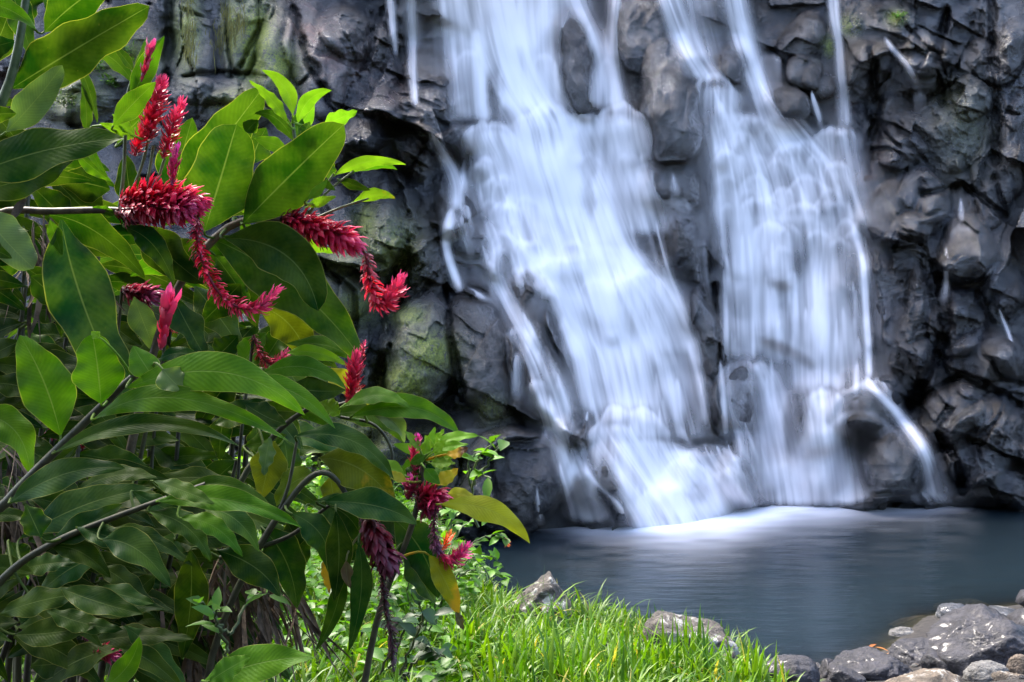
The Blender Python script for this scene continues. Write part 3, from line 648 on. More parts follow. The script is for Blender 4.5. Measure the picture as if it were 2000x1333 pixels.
# ------------------------------------------------------------------ plant materials
def leaf_material(name, rough=0.42, transl=0.33, patch=True):
    t = NT(name)
    uvn = t.new("ShaderNodeUVMap"); sp = t.new("ShaderNodeSeparateXYZ"); t.link(uvn.outputs[0], sp.inputs[0])
    u, v = sp.outputs[0], sp.outputs[1]
    au = t.math('ABSOLUTE', t.math('MULTIPLY_ADD', u, 2.0, -1.0))
    oi = t.new("ShaderNodeObjectInfo")
    p = t.obj()
    n1 = t.noise(9, 4, .6, p); n2 = t.noise(60, 4, .6, p)
    base = t.mix(t.ramp(n1, .3, .7), t.mix(0.35, oi.outputs["Color"], (0, 0.01, 0)), t.mix(0.12, oi.outputs["Color"], (0.35, 0.42, 0.04)))
    vein = t.math('SINE', t.math('MULTIPLY', t.math('SUBTRACT', v, t.math('MULTIPLY', au, 0.17)), 150.0))
    base = t.mix(t.math('MULTIPLY', t.ramp(vein, -1, 1), 0.17), base, t.mix(0.5, base, (0.0, 0.01, 0.0)))
    rib = t.math('SUBTRACT', 1.0, t.ramp(au, 0.012, 0.04))
    base = t.mix(t.math('MULTIPLY', rib, 0.55), base, t.mix(0.5, base, (0.24, 0.30, 0.10)))
    edge = t.ramp(au, 0.955, 0.985)
    base = t.mix(t.math('MULTIPLY', edge, 0.65), base, t.mix(0.6, base, (0.42, 0.40, 0.10)))  # pale rim puts the glow of backlit leaf edges into the colour
    if patch:      # ageing leaves turn yellow, then brown, in patches: amount in the object's alpha
        pm = t.math('ADD', t.math('MULTIPLY', n1, 0.9), t.math('MULTIPLY', v, 0.35))
        thr = t.math('SUBTRACT', 1.15, t.math('MULTIPLY', oi.outputs["Alpha"], 0.75))
        am = t.math('MULTIPLY', t.math('SUBTRACT', pm, thr), 12.0, clamp=True)
        base = t.mix(am, base, (0.42, 0.25, 0.018))
        am2 = t.math('MULTIPLY', t.math('SUBTRACT', pm, t.math('ADD', thr, 0.30)), 12.0, clamp=True)
        base = t.mix(am2, base, (0.07, 0.03, 0.015))
    spots = t.ramp(n2, 0.70, 0.76)
    base = t.mix(t.math('MULTIPLY', spots, 0.35), base, (0.16, 0.12, 0.03))
    hgt = t.math('ADD', t.math('MULTIPLY', vein, 0.5), t.math('MULTIPLY', rib, -2.0))
    b = t.bump(hgt, 0.22, 0.0010); b = t.bump(n1, 0.35, 0.012, b)
    t.set(Base_Color=base, Roughness=t.ramp(n2, .3, .7, rough - 0.05, rough + 0.12), Normal=b, Specular_IOR_Level=0.10)
    tr = t.new("ShaderNodeBsdfTranslucent")
    tc = t.new("ShaderNodeMix", data_type='RGBA', blend_type='MULTIPLY'); tc.inputs[0].default_value = 1.0
    t.link(base, tc.inputs[6]); tc.inputs[7].default_value = (1.45, 1.6, 0.5, 1)
    t.link(tc.outputs[2], tr.inputs[0])
    mx = t.new("ShaderNodeMixShader"); mx.inputs[0].default_value = transl
    t.link(t.b.outputs[0], mx.inputs[1]); t.link(tr.outputs[0], mx.inputs[2]); t.link(mx.outputs[0], t.out.inputs[0])
    return t.m
LEAF = leaf_material("ginger_leaf")

def tint_material(name, rough=0.45, transl=0.4, noise=8):
    t = NT(name)
    c = t.attr("tint").outputs["Color"]; p = t.obj()
    n = t.noise(noise, 4, .6, p)
    base = t.mix(t.math('MULTIPLY', t.ramp(n, .3, .7), 0.4), c, t.mix(0.6, c, (0, 0, 0)))
    t.set(Base_Color=base, Roughness=rough, Specular_IOR_Level=0.4)
    tr = t.new("ShaderNodeBsdfTranslucent")
    tc = t.new("ShaderNodeMix", data_type='RGBA', blend_type='MULTIPLY'); tc.inputs[0].default_value = 1.0
    t.link(base, tc.inputs[6]); tc.inputs[7].default_value = (1.5, 1.5, 0.7, 1); t.link(tc.outputs[2], tr.inputs[0])
    mx = t.new("ShaderNodeMixShader"); mx.inputs[0].default_value = transl
    t.link(t.b.outputs[0], mx.inputs[1]); t.link(tr.outputs[0], mx.inputs[2]); t.link(mx.outputs[0], t.out.inputs[0])
    return t.m
TINT = tint_material("thin_leaf")
def petal_material():
    t = NT("red_bract")
    c = t.attr("tint").outputs["Color"]; oi = t.new("ShaderNodeObjectInfo")
    m = t.new("ShaderNodeMix", data_type='RGBA', blend_type='MULTIPLY'); m.inputs[0].default_value = 1.0
    t.link(c, m.inputs[6]); t.link(oi.outputs["Color"], m.inputs[7])
    t.set(Base_Color=m.outputs[2], Roughness=0.38, Specular_IOR_Level=0.45)
    tr = t.new("ShaderNodeBsdfTranslucent"); t.link(m.outputs[2], tr.inputs[0])
    mx = t.new("ShaderNodeMixShader"); mx.inputs[0].default_value = 0.3
    t.link(t.b.outputs[0], mx.inputs[1]); t.link(tr.outputs[0], mx.inputs[2]); t.link(mx.outputs[0], t.out.inputs[0])
    return t.m
PETAL = petal_material()
def stem_material(name, ca, cb, rough=0.55):
    t = NT(name); p = t.obj()
    n = t.noise(30, 5, .6, p); n2 = t.noise(6, 4, .6, p)
    t.set(Base_Color=t.mix(t.ramp(t.math('ADD', t.math('MULTIPLY', n, .5), t.math('MULTIPLY', n2, .5)), .38, .62), ca, cb), Roughness=rough, Normal=t.bump(n, .5, .004))
    return t.m
STEM_G = stem_material("green_stem", (0.035, 0.06, 0.015), (0.10, 0.14, 0.04))
STEM_B = stem_material("brown_stem", (0.035, 0.022, 0.014), (0.13, 0.10, 0.05))
STEM_D = stem_material("dark_stem", (0.014, 0.014, 0.006), (0.055, 0.060, 0.022))
DRY = stem_material("dried_leaf", (0.035, 0.024, 0.015), (0.19, 0.13, 0.08), 0.8)

KIND = dict(g=(.017, .068, .003), b=(.054, .165, .005), d=(.005, .036, .002), s=(.006, .052, .008), p=(.085, .15, .06), y=(.36, .33, .02), o=(.12, .15, .010), n=(.10, .06, .03), l=(.14, .30, .014))  # d and s darkened: shade low in the clump put into the leaf colour
LR = random.Random(21)
WPROF = {}
def wprofile(n, tipk):
    s = np.linspace(0, 1, n)
    w = np.minimum(1, (s / 0.32)) ** 0.8 * np.minimum(1, (1 - s) / 0.55) ** (tipk * 1.15)
    w = np.convolve(np.pad(w, 1, mode='edge'), [.2, .6, .2], 'valid'); w[-1] = 0.0; w[0] = 0.05
    return w / w.max()

def unit(a): return a / (np.linalg.norm(a, axis=-1, keepdims=True) + 1e-12)

def leaf(parent, b, tp, hw, kind, Y, mid=None, dY=0.0, roll=None, fold=None, wave=None, age=0.0, tipk=0.62, attach=None, label=None, name="leaf", belly=0.0):
    nl, nw = 22, 9
    s = np.linspace(0, 1, nl)
    b = np.array(b, float); tp = np.array(tp, float)
    if mid is None:
        L = np.linalg.norm(tp - b); perp = np.array((-(tp - b)[1], (tp - b)[0])) / (L + 1e-9)
        mid = (b + tp) / 2 + perp * LR.uniform(-.05, .05) * L
    ctl = 2 * np.array(mid, float) - 0.5 * (b + tp)
    pp = ((1 - s) ** 2)[:, None] * b + (2 * s * (1 - s))[:, None] * ctl + (s ** 2)[:, None] * tp
    yy = Y + dY * s + belly * np.sin(np.pi * s)
    c = np.stack([(pp[:, 0] - 1000) / FOC * yy, yy, EYE - (pp[:, 1] - 666.5) / FOC * yy], -1)
    T = unit(np.gradient(c, axis=0))
    d = unit(c - np.array((0, 0, EYE)))
    Np = unit(np.cross(T, d)); Np *= np.where(Np[:, 2:3].mean() < 0, -1, 1)
    dp = unit(d - T * (d * T).sum(-1, keepdims=True))
    if roll is None:
        roll = LR.uniform(.15, .75) if (b[1] + tp[1]) / 2 > 600 else -LR.uniform(.1, .6)
    tw = roll + LR.uniform(-.25, .25) * (s - .5)
    W = Np * np.cos(tw)[:, None] + dp * np.sin(tw)[:, None]
    N = np.cross(T, W); N *= np.where(N[:, 2].mean() < 0, -1, 1)
    h = hw * Y / FOC / max(.45, math.cos(roll))
    fold = LR.uniform(.05, .32) if fold is None else fold
    wave = LR.uniform(.06, .18) if wave is None else wave
    w = wprofile(nl, tipk)
    u = np.linspace(-1, 1, nw)
    sd = LR.randint(0, 9999)
    edge = 1 + 0.12 * fbm(s[:, None] * 5 + 0 * u, np.sign(u)[None, :] * 3 + 0 * s[:, None], sd, 2)
    ww = (w[:, None] * h) * edge
    fr = LR.uniform(2.0, 4.5); ph = LR.uniform(0, 6)
    lift = fold * np.abs(u)[None, :] * ww + wave * h * (u ** 2)[None, :] * np.sin(s[:, None] * fr * 2 * np.pi + ph + np.sign(u)[None, :]) * np.minimum(1, 4 * w)[:, None]
    lift -= 0.10 * ww * (u ** 2)[None, :]
    V3 = c[:, None, :] + W[:, None, :] * (u[None, :] * ww)[..., None] + N[:, None, :] * lift[..., None]
    verts = V3.reshape(-1, 3)
    uv = np.stack(np.meshgrid(np.linspace(0, 1, nw), s), -1).reshape(-1, 2)
    q = grid_quads(nl, nw)
    if attach is not None:               # leaf stalk running back to the stem
        a = np.asarray(attach, float); L = np.linalg.norm(a - c[0])
        k = 6; tt = np.linspace(0, 1, k)[:, None]
        m = c[0] - T[0] * L * .3
        pc = (1 - tt) ** 2 * c[0] + 2 * tt * (1 - tt) * m + tt ** 2 * a
        tv, tq = tube_geo(pc, np.linspace(.0028, .0045, k) * Y / 2.8, 5)
        q = np.concatenate([q, tq + len(verts)]); uv = np.concatenate([uv, np.tile((.5, .3), (len(tv), 1))]); verts = np.concatenate([verts, tv])
    o = mesh_obj(name, verts, quads=q, mat=LEAF, parent=parent, uv=uv)
    k = np.array(KIND[kind]) * LR.uniform(.85, 1.18)
    if age == 0 and LR.random() < .4: age = LR.uniform(.1, .36)
    o.color = (*np.clip(k * np.array((LR.uniform(.88, 1.12), 1, LR.uniform(.8, 1.2))), 0, 1), age)
    if label: o["label"] = label
    return o

def tube_geo(pts, radii, n=7):
    pts = np.asarray(pts, float); T = unit(np.gradient(pts, axis=0))
    ref = np.array((0.3, 0.2, 1.0)); A = unit(np.cross(T, ref)); B = np.cross(T, A)
    a = np.linspace(0, 2 * np.pi, n, endpoint=False)
    v = pts[:, None, :] + (A[:, None, :] * np.cos(a)[None, :, None] + B[:, None, :] * np.sin(a)[None, :, None]) * np.asarray(radii)[:, None, None]
    i = np.arange(len(pts) * n).reshape(len(pts), n); j = np.roll(i, -1, 1)
    return v.reshape(-1, 3), np.stack([i[:-1], j[:-1], j[1:], i[1:]], -1).reshape(-1, 4)

def smooth_path(p, n):
    """n points along a smooth curve through p"""
    p = np.asarray(p, float)
    if len(p) == 2: return p[0] + (p[1] - p[0]) * np.linspace(0, 1, n)[:, None]
    e = np.concatenate([[2 * p[0] - p[1]], p, [2 * p[-1] - p[-2]]])
    out = []
    for x in np.linspace(0, len(p) - 1 - 1e-6, n):
        i = int(x); f = x - i; a, b_, c, d = e[i:i + 4]
        out.append(0.5 * (2 * b_ + (c - a) * f + (2 * a - 5 * b_ + 4 * c - d) * f * f + (3 * b_ - a - 3 * c + d) * f ** 3))
    return np.array(out)

def path3(pts, Y):
    return np.array([at(p[0], p[1], p[2] if len(p) > 2 else Y) for p in pts])

def thing(name, label, cat, loc, group=None):
    o = bpy.data.objects.new(name, None); COL.objects.link(o)
    o.location = loc; o.empty_display_size = 0.1
    return tag(o, label, cat, group)

def fix_parent(root):
    """children are built in world space: undo the root's offset"""
    for ch in root.children:
        for v_ in (ch,): v_.matrix_parent_inverse.translation = -Vector(root.location)

def spike_geo(path, rad, n, bl, bw, spread=0.9, tip=(.88, .08, .22), body=(.62, .011, .036), old=(.32, .02, .04), seed=1, droop=0.0):
    """bracts in a spiral round a curved axis"""
    r = np.random.default_rng(seed)
    c = smooth_path(path, n); T = unit(np.gradient(c, axis=0))
    s = np.linspace(0, 1, n)
    A = unit(np.cross(T, (0.21, 0.9, 0.33))); B = np.cross(T, A)
    ang = np.arange(n) * 2.39996 + r.uniform(-.7, .7, n)
    R = A * np.cos(ang)[:, None] + B * np.sin(ang)[:, None]
    al = (spread * (1 - .75 * np.clip((s - .72) / .28, 0, 1) ** 1.3) + r.uniform(-.3, .3, n))[:, None]
    ax = unit(T * np.cos(al) + R * np.sin(al) + np.array((0, 0, -droop)))
    sc = (np.clip(.55 + 1.4 * s, 0, 1) * (1 - .45 * np.clip((s - .8) / .2, 0, 1)) * r.uniform(.6, 1.3, n))[:, None]
    L = bl * sc; Wd = bw * sc
    side = unit(np.cross(ax, R)); up = np.cross(side, ax)
    o = c + R * rad * .18
    rows = [(0, .35, 0), (.35, 1.0, .10), (.7, .78, .10), (1.0, .06, -.05)]
    V_, C_ = [], []
    base = np.array(body)[None] * (1 - s[:, None] ** 3) + np.array(tip)[None] * s[:, None] ** 3
    base = base * (1 - np.clip(1 - s * 5, 0, 1)[:, None]) + np.array(old)[None] * np.clip(1 - s * 5, 0, 1)[:, None]
    base = base * r.uniform(.5, 1.25, n)[:, None]
    for f, w, hgt in rows:
        for k in (-1, 0, 1):
            V_.append(o + ax * L * f + side * Wd * w * k + up * (L * hgt - (Wd * .45 * w if k else 0)))
            C_.append(np.clip(base * (1.0 + .35 * f) + np.array((.05, .02, .05)) * (f > .9), 0, 1))
    V3 = np.stack(V_, 1); C3 = np.stack(C_, 1)
    q0 = grid_quads(4, 3)
    q = (q0[None] + (np.arange(n) * 12)[:, None, None]).reshape(-1, 4)
    v = V3.reshape(-1, 3); col = C3.reshape(-1, 3)
    tv, tq = tube_geo(smooth_path(path, 24), np.linspace(rad * .22, rad * .10, 24), 6)
    q = np.concatenate([q, tq + len(v)]); v = np.concatenate([v, tv]); col = np.concatenate([col, np.tile(np.array(old) * .8 + .03, (len(tv), 1))])
    return v, q, np.concatenate([col, np.ones((len(col), 1))], 1)

def spike(parent, pts, Y, r, n, spread=0.95, bl=None, bw=None, color=(1, 1, 1), droop=0.0, label=None, seed=None, **kw):
    px = Y / FOC
    n = int(n * 1.4)
    v, q, c = spike_geo(path3(pts, Y), r * px, n, (bl or r * 1.2) * px, (bw or r * .21) * px, spread, seed=seed or LR.randint(1, 9999), droop=droop, **kw)
    o = mesh_obj("flower_spike", v, quads=q, mat=PETAL, parent=parent, cattrs=dict(tint=c))
    o.color = (*color, 1)
    if label: o["label"] = label
    return o

def bud(parent, a, b, r, Y, label=None, color=(1, 1, 1)):
    """closed flower head: overlapping bracts pressed into a tube with a few free tips"""
    return spike(parent, [a, ((a[0] + b[0]) / 2, (a[1] + b[1]) / 2), b], Y, r * .9, 30, spread=.24, bl=r * 2.9, bw=r * .62, color=color, label=label)

def stem(parent, pts, Y, r0, r1, mat, n=24):
    c = smooth_path(path3(pts, Y), n)
    v, q = tube_geo(c, np.linspace(r0, r1, n) * Y / FOC, 8)
    o = mesh_obj("stem", v, quads=q, mat=mat, parent=parent)
    return c

def nearest(stems, p, lim):
    best, bd = None, lim
    for c in stems:
        d = np.linalg.norm(c - p, axis=1); i = d.argmin()
        if d[i] < bd: best, bd = c[i], d[i]
    return best

def plant(name, label, cat, Y, stems=(), leaves=(), group=None, root_px=None, jitter=0.10, ground=True, reach=0.13):
    """leaves: (bx, by, tx, ty, half width, kind, options)"""
    if root_px is None: root_px = stems[0][0][0][0:2]
    x, y, z = at(root_px[0], root_px[1], Y)
    root = thing(name, label, cat, (x, y, bank_height(np.array([x]), np.array([y]))[0]), group)
    cs = []
    for pts, r0, r1, m in stems: cs.append(stem(root, pts, Y, r0, r1, m))
    for lf in leaves:
        bx_, by_, tx_, ty_, hw, kind = lf[:6]; op = dict(lf[6]) if len(lf) > 6 else {}
        yl = op.pop("Y", Y + LR.uniform(-jitter, jitter))
        a = nearest(cs, at(bx_, by_, yl), reach) if op.pop("att", True) else None
        leaf(root, (bx_, by_), (tx_, ty_), hw, kind, yl, attach=a, **op)
    return root

PLANTS = []
def m(x, y): return dict(mid=(x, y))

# big pale and dark leaves at the very top corner
P = plant("ginger_plant", "tall ginger with the largest broad leaves arching over the topmost corner of the clump", "ginger plant", 2.5,
  [([(-60, 1500), (-70, 900), (-60, 420), (-10, 240), (30, 120), (60, -60)], 14, 7, STEM_G), ([(-60, 420), (-80, 350), (-60, 330)], 8, 6, STEM_G)],
  [(25, 172, 292, 12, 52, 'd', dict(mid=(150, 95), roll=-.35, fold=.08, tipk=.4, dY=.05, Y=2.52)), (88, 62, 232, -45, 40, 'g', dict(roll=-.3, Y=2.60)), (-60, 0, 70, 58, 20, 'b', dict(mid=(15, 18), Y=2.42, roll=.3)),
   (15, -40, 62, 112, 26, 's', dict(Y=2.62)), (12, 258, 122, 128, 30, 'p', dict(Y=2.44, roll=.3, fold=.1, tipk=.4)), (-70, 350, 243, 270, 44, 's', dict(mid=(80, 296), Y=2.36, roll=.6, fold=.1, tipk=.5, wave=.1)),
   (-70, 380, 150, 300, 34, 's', dict(mid=(60, 345), Y=2.42, roll=.5)),
   (-45, 228, 32, 222, 20, 'd', dict(Y=2.40)), (-50, 395, 66, 525, 40, 'p', dict(Y=2.38, roll=.35, fold=.1, tipk=.3)), (-60, 450, 24, 505, 20, 'd', dict(Y=2.34)), (60, 40, 30, -60, 30, 'd', dict(Y=2.7)), (90, 20, 130, -70, 26, 'g', dict(Y=2.7)), (-30, 130, 20, 15, 30, 'd', dict(Y=2.75)), (-50, 100, 30, 80, 26, 's', dict(Y=2.72))])
PLANTS.append(P)

# the plant on the horizontal stalk with the upright red plumes
P = plant("ginger_plant", "ginger on a horizontal brown stalk carrying upright red flower plumes and a drooping pink tassel", "ginger plant", 2.85,
  [([(-80, 700), (-60, 480), (0, 416), (100, 413), (215, 411), (262, 418)], 7, 7, STEM_B), ([(232, 420), (242, 330), (248, 200), (262, 140)], 4, 3, STEM_G), ([(238, 420), (275, 330), (292, 262)], 3, 3, STEM_G), ([(250, 415), (285, 360), (300, 285)], 3, 3, STEM_G), ([(262, 410), (300, 370), (322, 310)], 3, 3, STEM_G), ([(285, 400), (325, 375), (336, 360)], 3, 3, STEM_G),
   ([(370, 392), (386, 405), (388, 440)], 3, 3, STEM_B)],
  [(190, 240, 133, 88, 11, 'g', dict(mid=(168, 160), Y=2.7)), (168, 262, 160, 165, 12, 'g', dict(Y=2.7)), (262, 165, 168, 104, 16, 'g', dict(mid=(215, 112))), (262, 140, 217, 84, 10, 'g'), (258, 195, 321, 70, 21, 'b', dict(roll=.2)), (262, 195, 285, 75, 12, 'g'),
   (222, 245, 305, 160, 24, 'b', dict(roll=.25)), (262, 264, 219, 223, 11, 'l'), (252, 263, 194, 241, 10, 'l'), (230, 280, 305, 205, 22, 'g'), (258, 210, 270, 178, 10, 'o'),
   (245, 445, 340, 555, 24, 's', dict(mid=(300, 480), Y=2.8, wave=.2)), (95, 420, 285, 545, 34, 'g', dict(mid=(190, 455), Y=2.95, roll=-.4)), (120, 430, 255, 800, 60, 's', dict(mid=(165, 600), Y=2.72, roll=.35, fold=.12, tipk=.4, label="long dark bluish leaf hanging almost straight down")), (98, 430, 122, 500, 14, 'b', dict(Y=2.7)),
   (270, 440, 400, 555, 40, 'd', dict(Y=2.98)), (330, 470, 415, 560, 34, 'd', dict(Y=3.0)), (255, 540, 400, 530, 26, 'b', dict(mid=(330, 512), Y=3.05, roll=-.3)), (40, 520, 120, 660, 24, 'd', dict(mid=(100, 570))), (60, 540, 128, 600, 30, 's'), (262, 580, 305, 690, 26, 'p', dict(Y=3.0)),
   (340, 585, 402, 700, 28, 'd', dict(Y=2.9)), (225, 420, 180, 405, 10, 'b'), (170, 260, 210, 345, 10, 'b', dict(mid=(180, 300))), (150, 300, 218, 355, 14, 'b'), (260, 410, 245, 300, 26, 'd', dict(Y=3.05)), (300, 450, 330, 520, 26, 'o', dict(age=.5, Y=3.0)), (140, 440, 60, 360, 30, 'd', dict(Y=3.1)), (200, 440, 90, 330, 40, 'd', dict(Y=3.15)), (215, 370, 110, 350, 36, 'd', dict(Y=3.12))])
f = 2.82
spike(P, [(293, 272), (298, 220), (318, 158)], f, 21, 150, label="tallest upright red plume")
spike(P, [(262, 305), (276, 270), (292, 235)], f, 17, 80)
spike(P, [(318, 310), (332, 262), (356, 198)], f, 17, 110)
spike(P, [(336, 362), (338, 330), (346, 288)], f - .05, 14, 46, spread=.5, bl=20, color=(1, .9, 1.9), label="hot pink half open flower head")
bud(P, (276, 160), (298, 84), 8, f, "closed pink bud against a bright leaf", (.75, 1.0, 1.2))
spike(P, [(235, 395), (290, 385), (345, 390), (392, 398)], f, 31, 300, spread=1.15, droop=.25, label="dense horizontal mass of red bracts")
spike(P, [(240, 412), (290, 405), (340, 408), (372, 402)], f - .04, 26, 160, spread=1.2, droop=.6, color=(.72, .9, .9))
spike(P, [(386, 430), (386, 470), (405, 535), (445, 590), (500, 603), (546, 563)], f - .06, 19, 210, spread=1.0, color=(.95, .9, 1.1), label="long drooping pink tassel that turns up at its tip")
spike(P, [(225, 415), (245, 420), (262, 428)], f, 20, 60, color=(.25, .5, .4))
PLANTS.append(P)

# the plant with the three broad backlit leaves
P = plant("ginger_plant", "ginger with three broad backlit upright leaves and a red spike leaning out over the rocks", "ginger plant", 3.0,
  [([(150, 1400), (250, 900), (330, 600), (440, 448), (552, 428), (575, 430)], 9, 7, STEM_B), ([(440, 448), (470, 430), (480, 425)], 4, 3, STEM_D), ([(690, 475), (706, 485), (718, 502)], 3, 3, STEM_B)],
  [(400, 450, 462, 243, 64, 'g', dict(mid=(432, 345), roll=-.25, fold=.06, tipk=.30, Y=2.92, wave=.06)), (345, 400, 515, 170, 52, 'g', dict(mid=(425, 290), roll=-.3, fold=.06, tipk=.45, Y=3.1)), (340, 385, 376, 230, 42, 'g', dict(Y=3.15, roll=-.2)), (476, 436, 672, 243, 58, 'g', dict(mid=(572, 338), roll=-.2, fold=.06, tipk=.36, Y=2.96)),
   (480, 260, 505, 235, 16, 'g', dict(Y=3.12)), (490, 320, 520, 250, 30, 'd', dict(Y=3.2)),
   (440, 466, 622, 608, 48, 'd', dict(mid=(560, 500), roll=.15, fold=.3, Y=2.9, tipk=.35)), (412, 466, 705, 700, 56, 'g', dict(mid=(575, 560), roll=.3, Y=3.02, tipk=.45)), (505, 598, 607, 722, 38, 'o', dict(mid=(570, 640), Y=3.08, roll=-.2)), (470, 555, 395, 630, 32, 'd', dict(Y=3.05)), (420, 500, 485, 590, 34, 's', dict(Y=3.1)),
   (350, 470, 480, 600, 40, 'd', dict(Y=3.15)), (380, 560, 470, 680, 36, 'd', dict(Y=3.18)), (450, 470, 500, 640, 40, 'd', dict(Y=3.2)), (500, 475, 590, 590, 36, 'd', dict(Y=3.1)), (560, 610, 620, 640, 18, 'y', dict(Y=3.12, age=.4)), (465, 430, 500, 455, 12, 'b'), (560, 470, 660, 495, 12, 'l', dict(Y=3.1)), (440, 380, 500, 430, 10, 'l', dict(Y=3.1))])
spike(P, [(552, 428), (600, 438), (650, 455), (698, 478)], 2.98, 29, 230, spread=1.1, droop=.4, label="horizontal spike of hanging red bracts")
spike(P, [(548, 425), (575, 430), (590, 440)], 2.99, 22, 60, color=(.35, .5, .6))
spike(P, [(716, 495), (722, 545), (740, 590), (765, 580), (786, 542)], 2.98, 21, 150, spread=.95, label="drooping red tassel curling upward at the end")
PLANTS.append(P)

# leafy shoot above them
P = plant("ginger_shoot", "young shoot with a rosette of light green leaves standing above the broad backlit leaves", "plant shoot", 3.05,
  [([(600, 430), (592, 350), (578, 285), (572, 240)], 4, 3, STEM_G), ([(590, 430), (640, 375), (690, 335)], 3, 2, STEM_G), ([(605, 432), (660, 408), (720, 388)], 3, 2, STEM_G), ([(600, 428), (625, 380), (652, 340)], 3, 2, STEM_G)],
  [(572, 225, 511, 137, 16, 'l', dict(mid=(555, 170))), (560, 238, 486, 157, 12, 'l', dict(mid=(530, 195))), (575, 278, 497, 222, 15, 'g', dict(mid=(540, 232))), (582, 240, 648, 177, 15, 'l', dict(mid=(605, 195))), (578, 258, 612, 200, 18, 'l'), (630, 246, 698, 217, 16, 'l', dict(wave=.2)), (560, 292, 497, 270, 15, 'l'), (580, 270, 585, 215, 14, 's'), (590, 265, 605, 238, 12, 's'),
   (655, 342, 793, 322, 13, 'l', dict(mid=(720, 316))), (690, 337, 776, 332, 10, 'b', dict(mid=(735, 322))), (660, 350, 724, 372, 10, 'g'), (690, 396, 772, 388, 13, 'l', dict(mid=(735, 380))), (600, 405, 657, 384, 10, 'l'), (640, 350, 645, 308, 12, 'g'), (600, 390, 640, 350, 10, 'l'), (625, 350, 655, 372, 8, 'g')], root_px=(600, 430))
PLANTS.append(P)

# foreground arching stalk
P = plant("ginger_plant", "ginger stalk arching up in front with bright green curled leaves on a bare dark stem", "ginger plant", 2.25,
  [([(-200, 1500), (-60, 1060), (10, 985), (60, 930), (195, 797), (262, 735), (300, 722)], 12, 6, STEM_D)],
  [(118, 850, 38, 655, 50, 'b', dict(mid=(85, 745), roll=.1, fold=.12, tipk=.5, label="bright green leaf standing upright on the arching stem")), (197, 788, 180, 652, 46, 'b', dict(roll=.05, fold=.2, tipk=.35)), (250, 758, 596, 812, 38, 'b', dict(mid=(440, 728), roll=.35, Y=2.2, belly=-.06)), (470, 748, 655, 838, 22, 'b', dict(mid=(570, 765), roll=.4, Y=2.26)),
   (318, 722, 355, 760, 32, 'p', dict(tipk=.4, Y=2.14, roll=.5)), (300, 738, 260, 676, 30, 'b', dict(Y=2.2)), (185, 818, 565, 862, 26, 'b', dict(mid=(350, 778), roll=.35, Y=2.18, belly=-.05)), (108, 884, 468, 872, 20, 's', dict(mid=(290, 828), roll=.55, Y=2.2)), (-45, 812, 60, 928, 34, 'b', dict(mid=(28, 840), Y=2.3)), (195, 660, 178, 648, 9, 'l'),
   (20, 982, 245, 915, 30, 's', dict(mid=(130, 925), roll=.6)), (310, 705, 400, 702, 14, 's', dict(mid=(350, 690)))])
bud(P, (314, 684), (331, 580), 15, 2.3, "closed pinkish red flower bud", (.9, 1.0, 1.2))
PLANTS.append(P)

# low shaded stalk
P = plant("ginger_plant", "low ginger stalk in deep shade, its dark bluish leaves spread flat above the dead sheaths", "ginger plant", 2.45,
  [([(-160, 1320), (0, 1136), (95, 1066), (210, 1016), (402, 946)], 9, 5, STEM_D)],
  [(42, 1050, 298, 955, 34, 's', dict(mid=(170, 985), roll=.55)), (100, 1060, 240, 985, 26, 's', dict(roll=.5)), (150, 1030, 278, 1074, 22, 's', dict(roll=.5)), (100, 1068, 216, 1130, 24, 'd', dict(mid=(160, 1080))), (42, 1112, 150, 1098, 20, 's', dict(roll=.6)), (200, 1055, 334, 1148, 32, 's', dict(mid=(270, 1075), roll=.5)), (308, 980, 590, 1032, 24, 'b', dict(mid=(450, 978), roll=.45, Y=2.4)), (290, 1000, 412, 1098, 24, 'g', dict(mid=(365, 1030))), (396, 992, 506, 1078, 25, 'g', dict(mid=(460, 1015))), (354, 1013, 474, 1088, 20, 'b', dict(mid=(420, 1030))),
   (340, 960, 545, 1010, 16, 'g', dict(mid=(450, 950), roll=.5)), (20, 1060, 60, 1110, 24, 'd'), (300, 940, 420, 985, 18, 'g'), (80, 1050, 50, 985, 26, 'd'), (260, 960, 380, 1010, 20, 's'), (380, 950, 470, 975, 12, 'l', dict(Y=2.6)),
   (0, 1200, 170, 1160, 26, 'd', dict(roll=.5)), (30, 1240, 190, 1220, 28, 'd', dict(roll=.5)), (120, 1150, 280, 1200, 28, 'd', dict(roll=.5)), (90, 1190, 240, 1230, 22, 's', dict(roll=.5)), (60, 1300, 150, 1290, 26, 'd'), (190, 1150, 300, 1180, 20, 's', dict(roll=.6))])
spike(P, [(185, 1282), (205, 1276), (225, 1284)], 2.5, 16, 50, spread=1.0, color=(.7, .8, 1.1))
spike(P, [(160, 1210), (172, 1230), (175, 1245)], 2.6, 12, 36, color=(.4, .6, .9))
PLANTS.append(P)

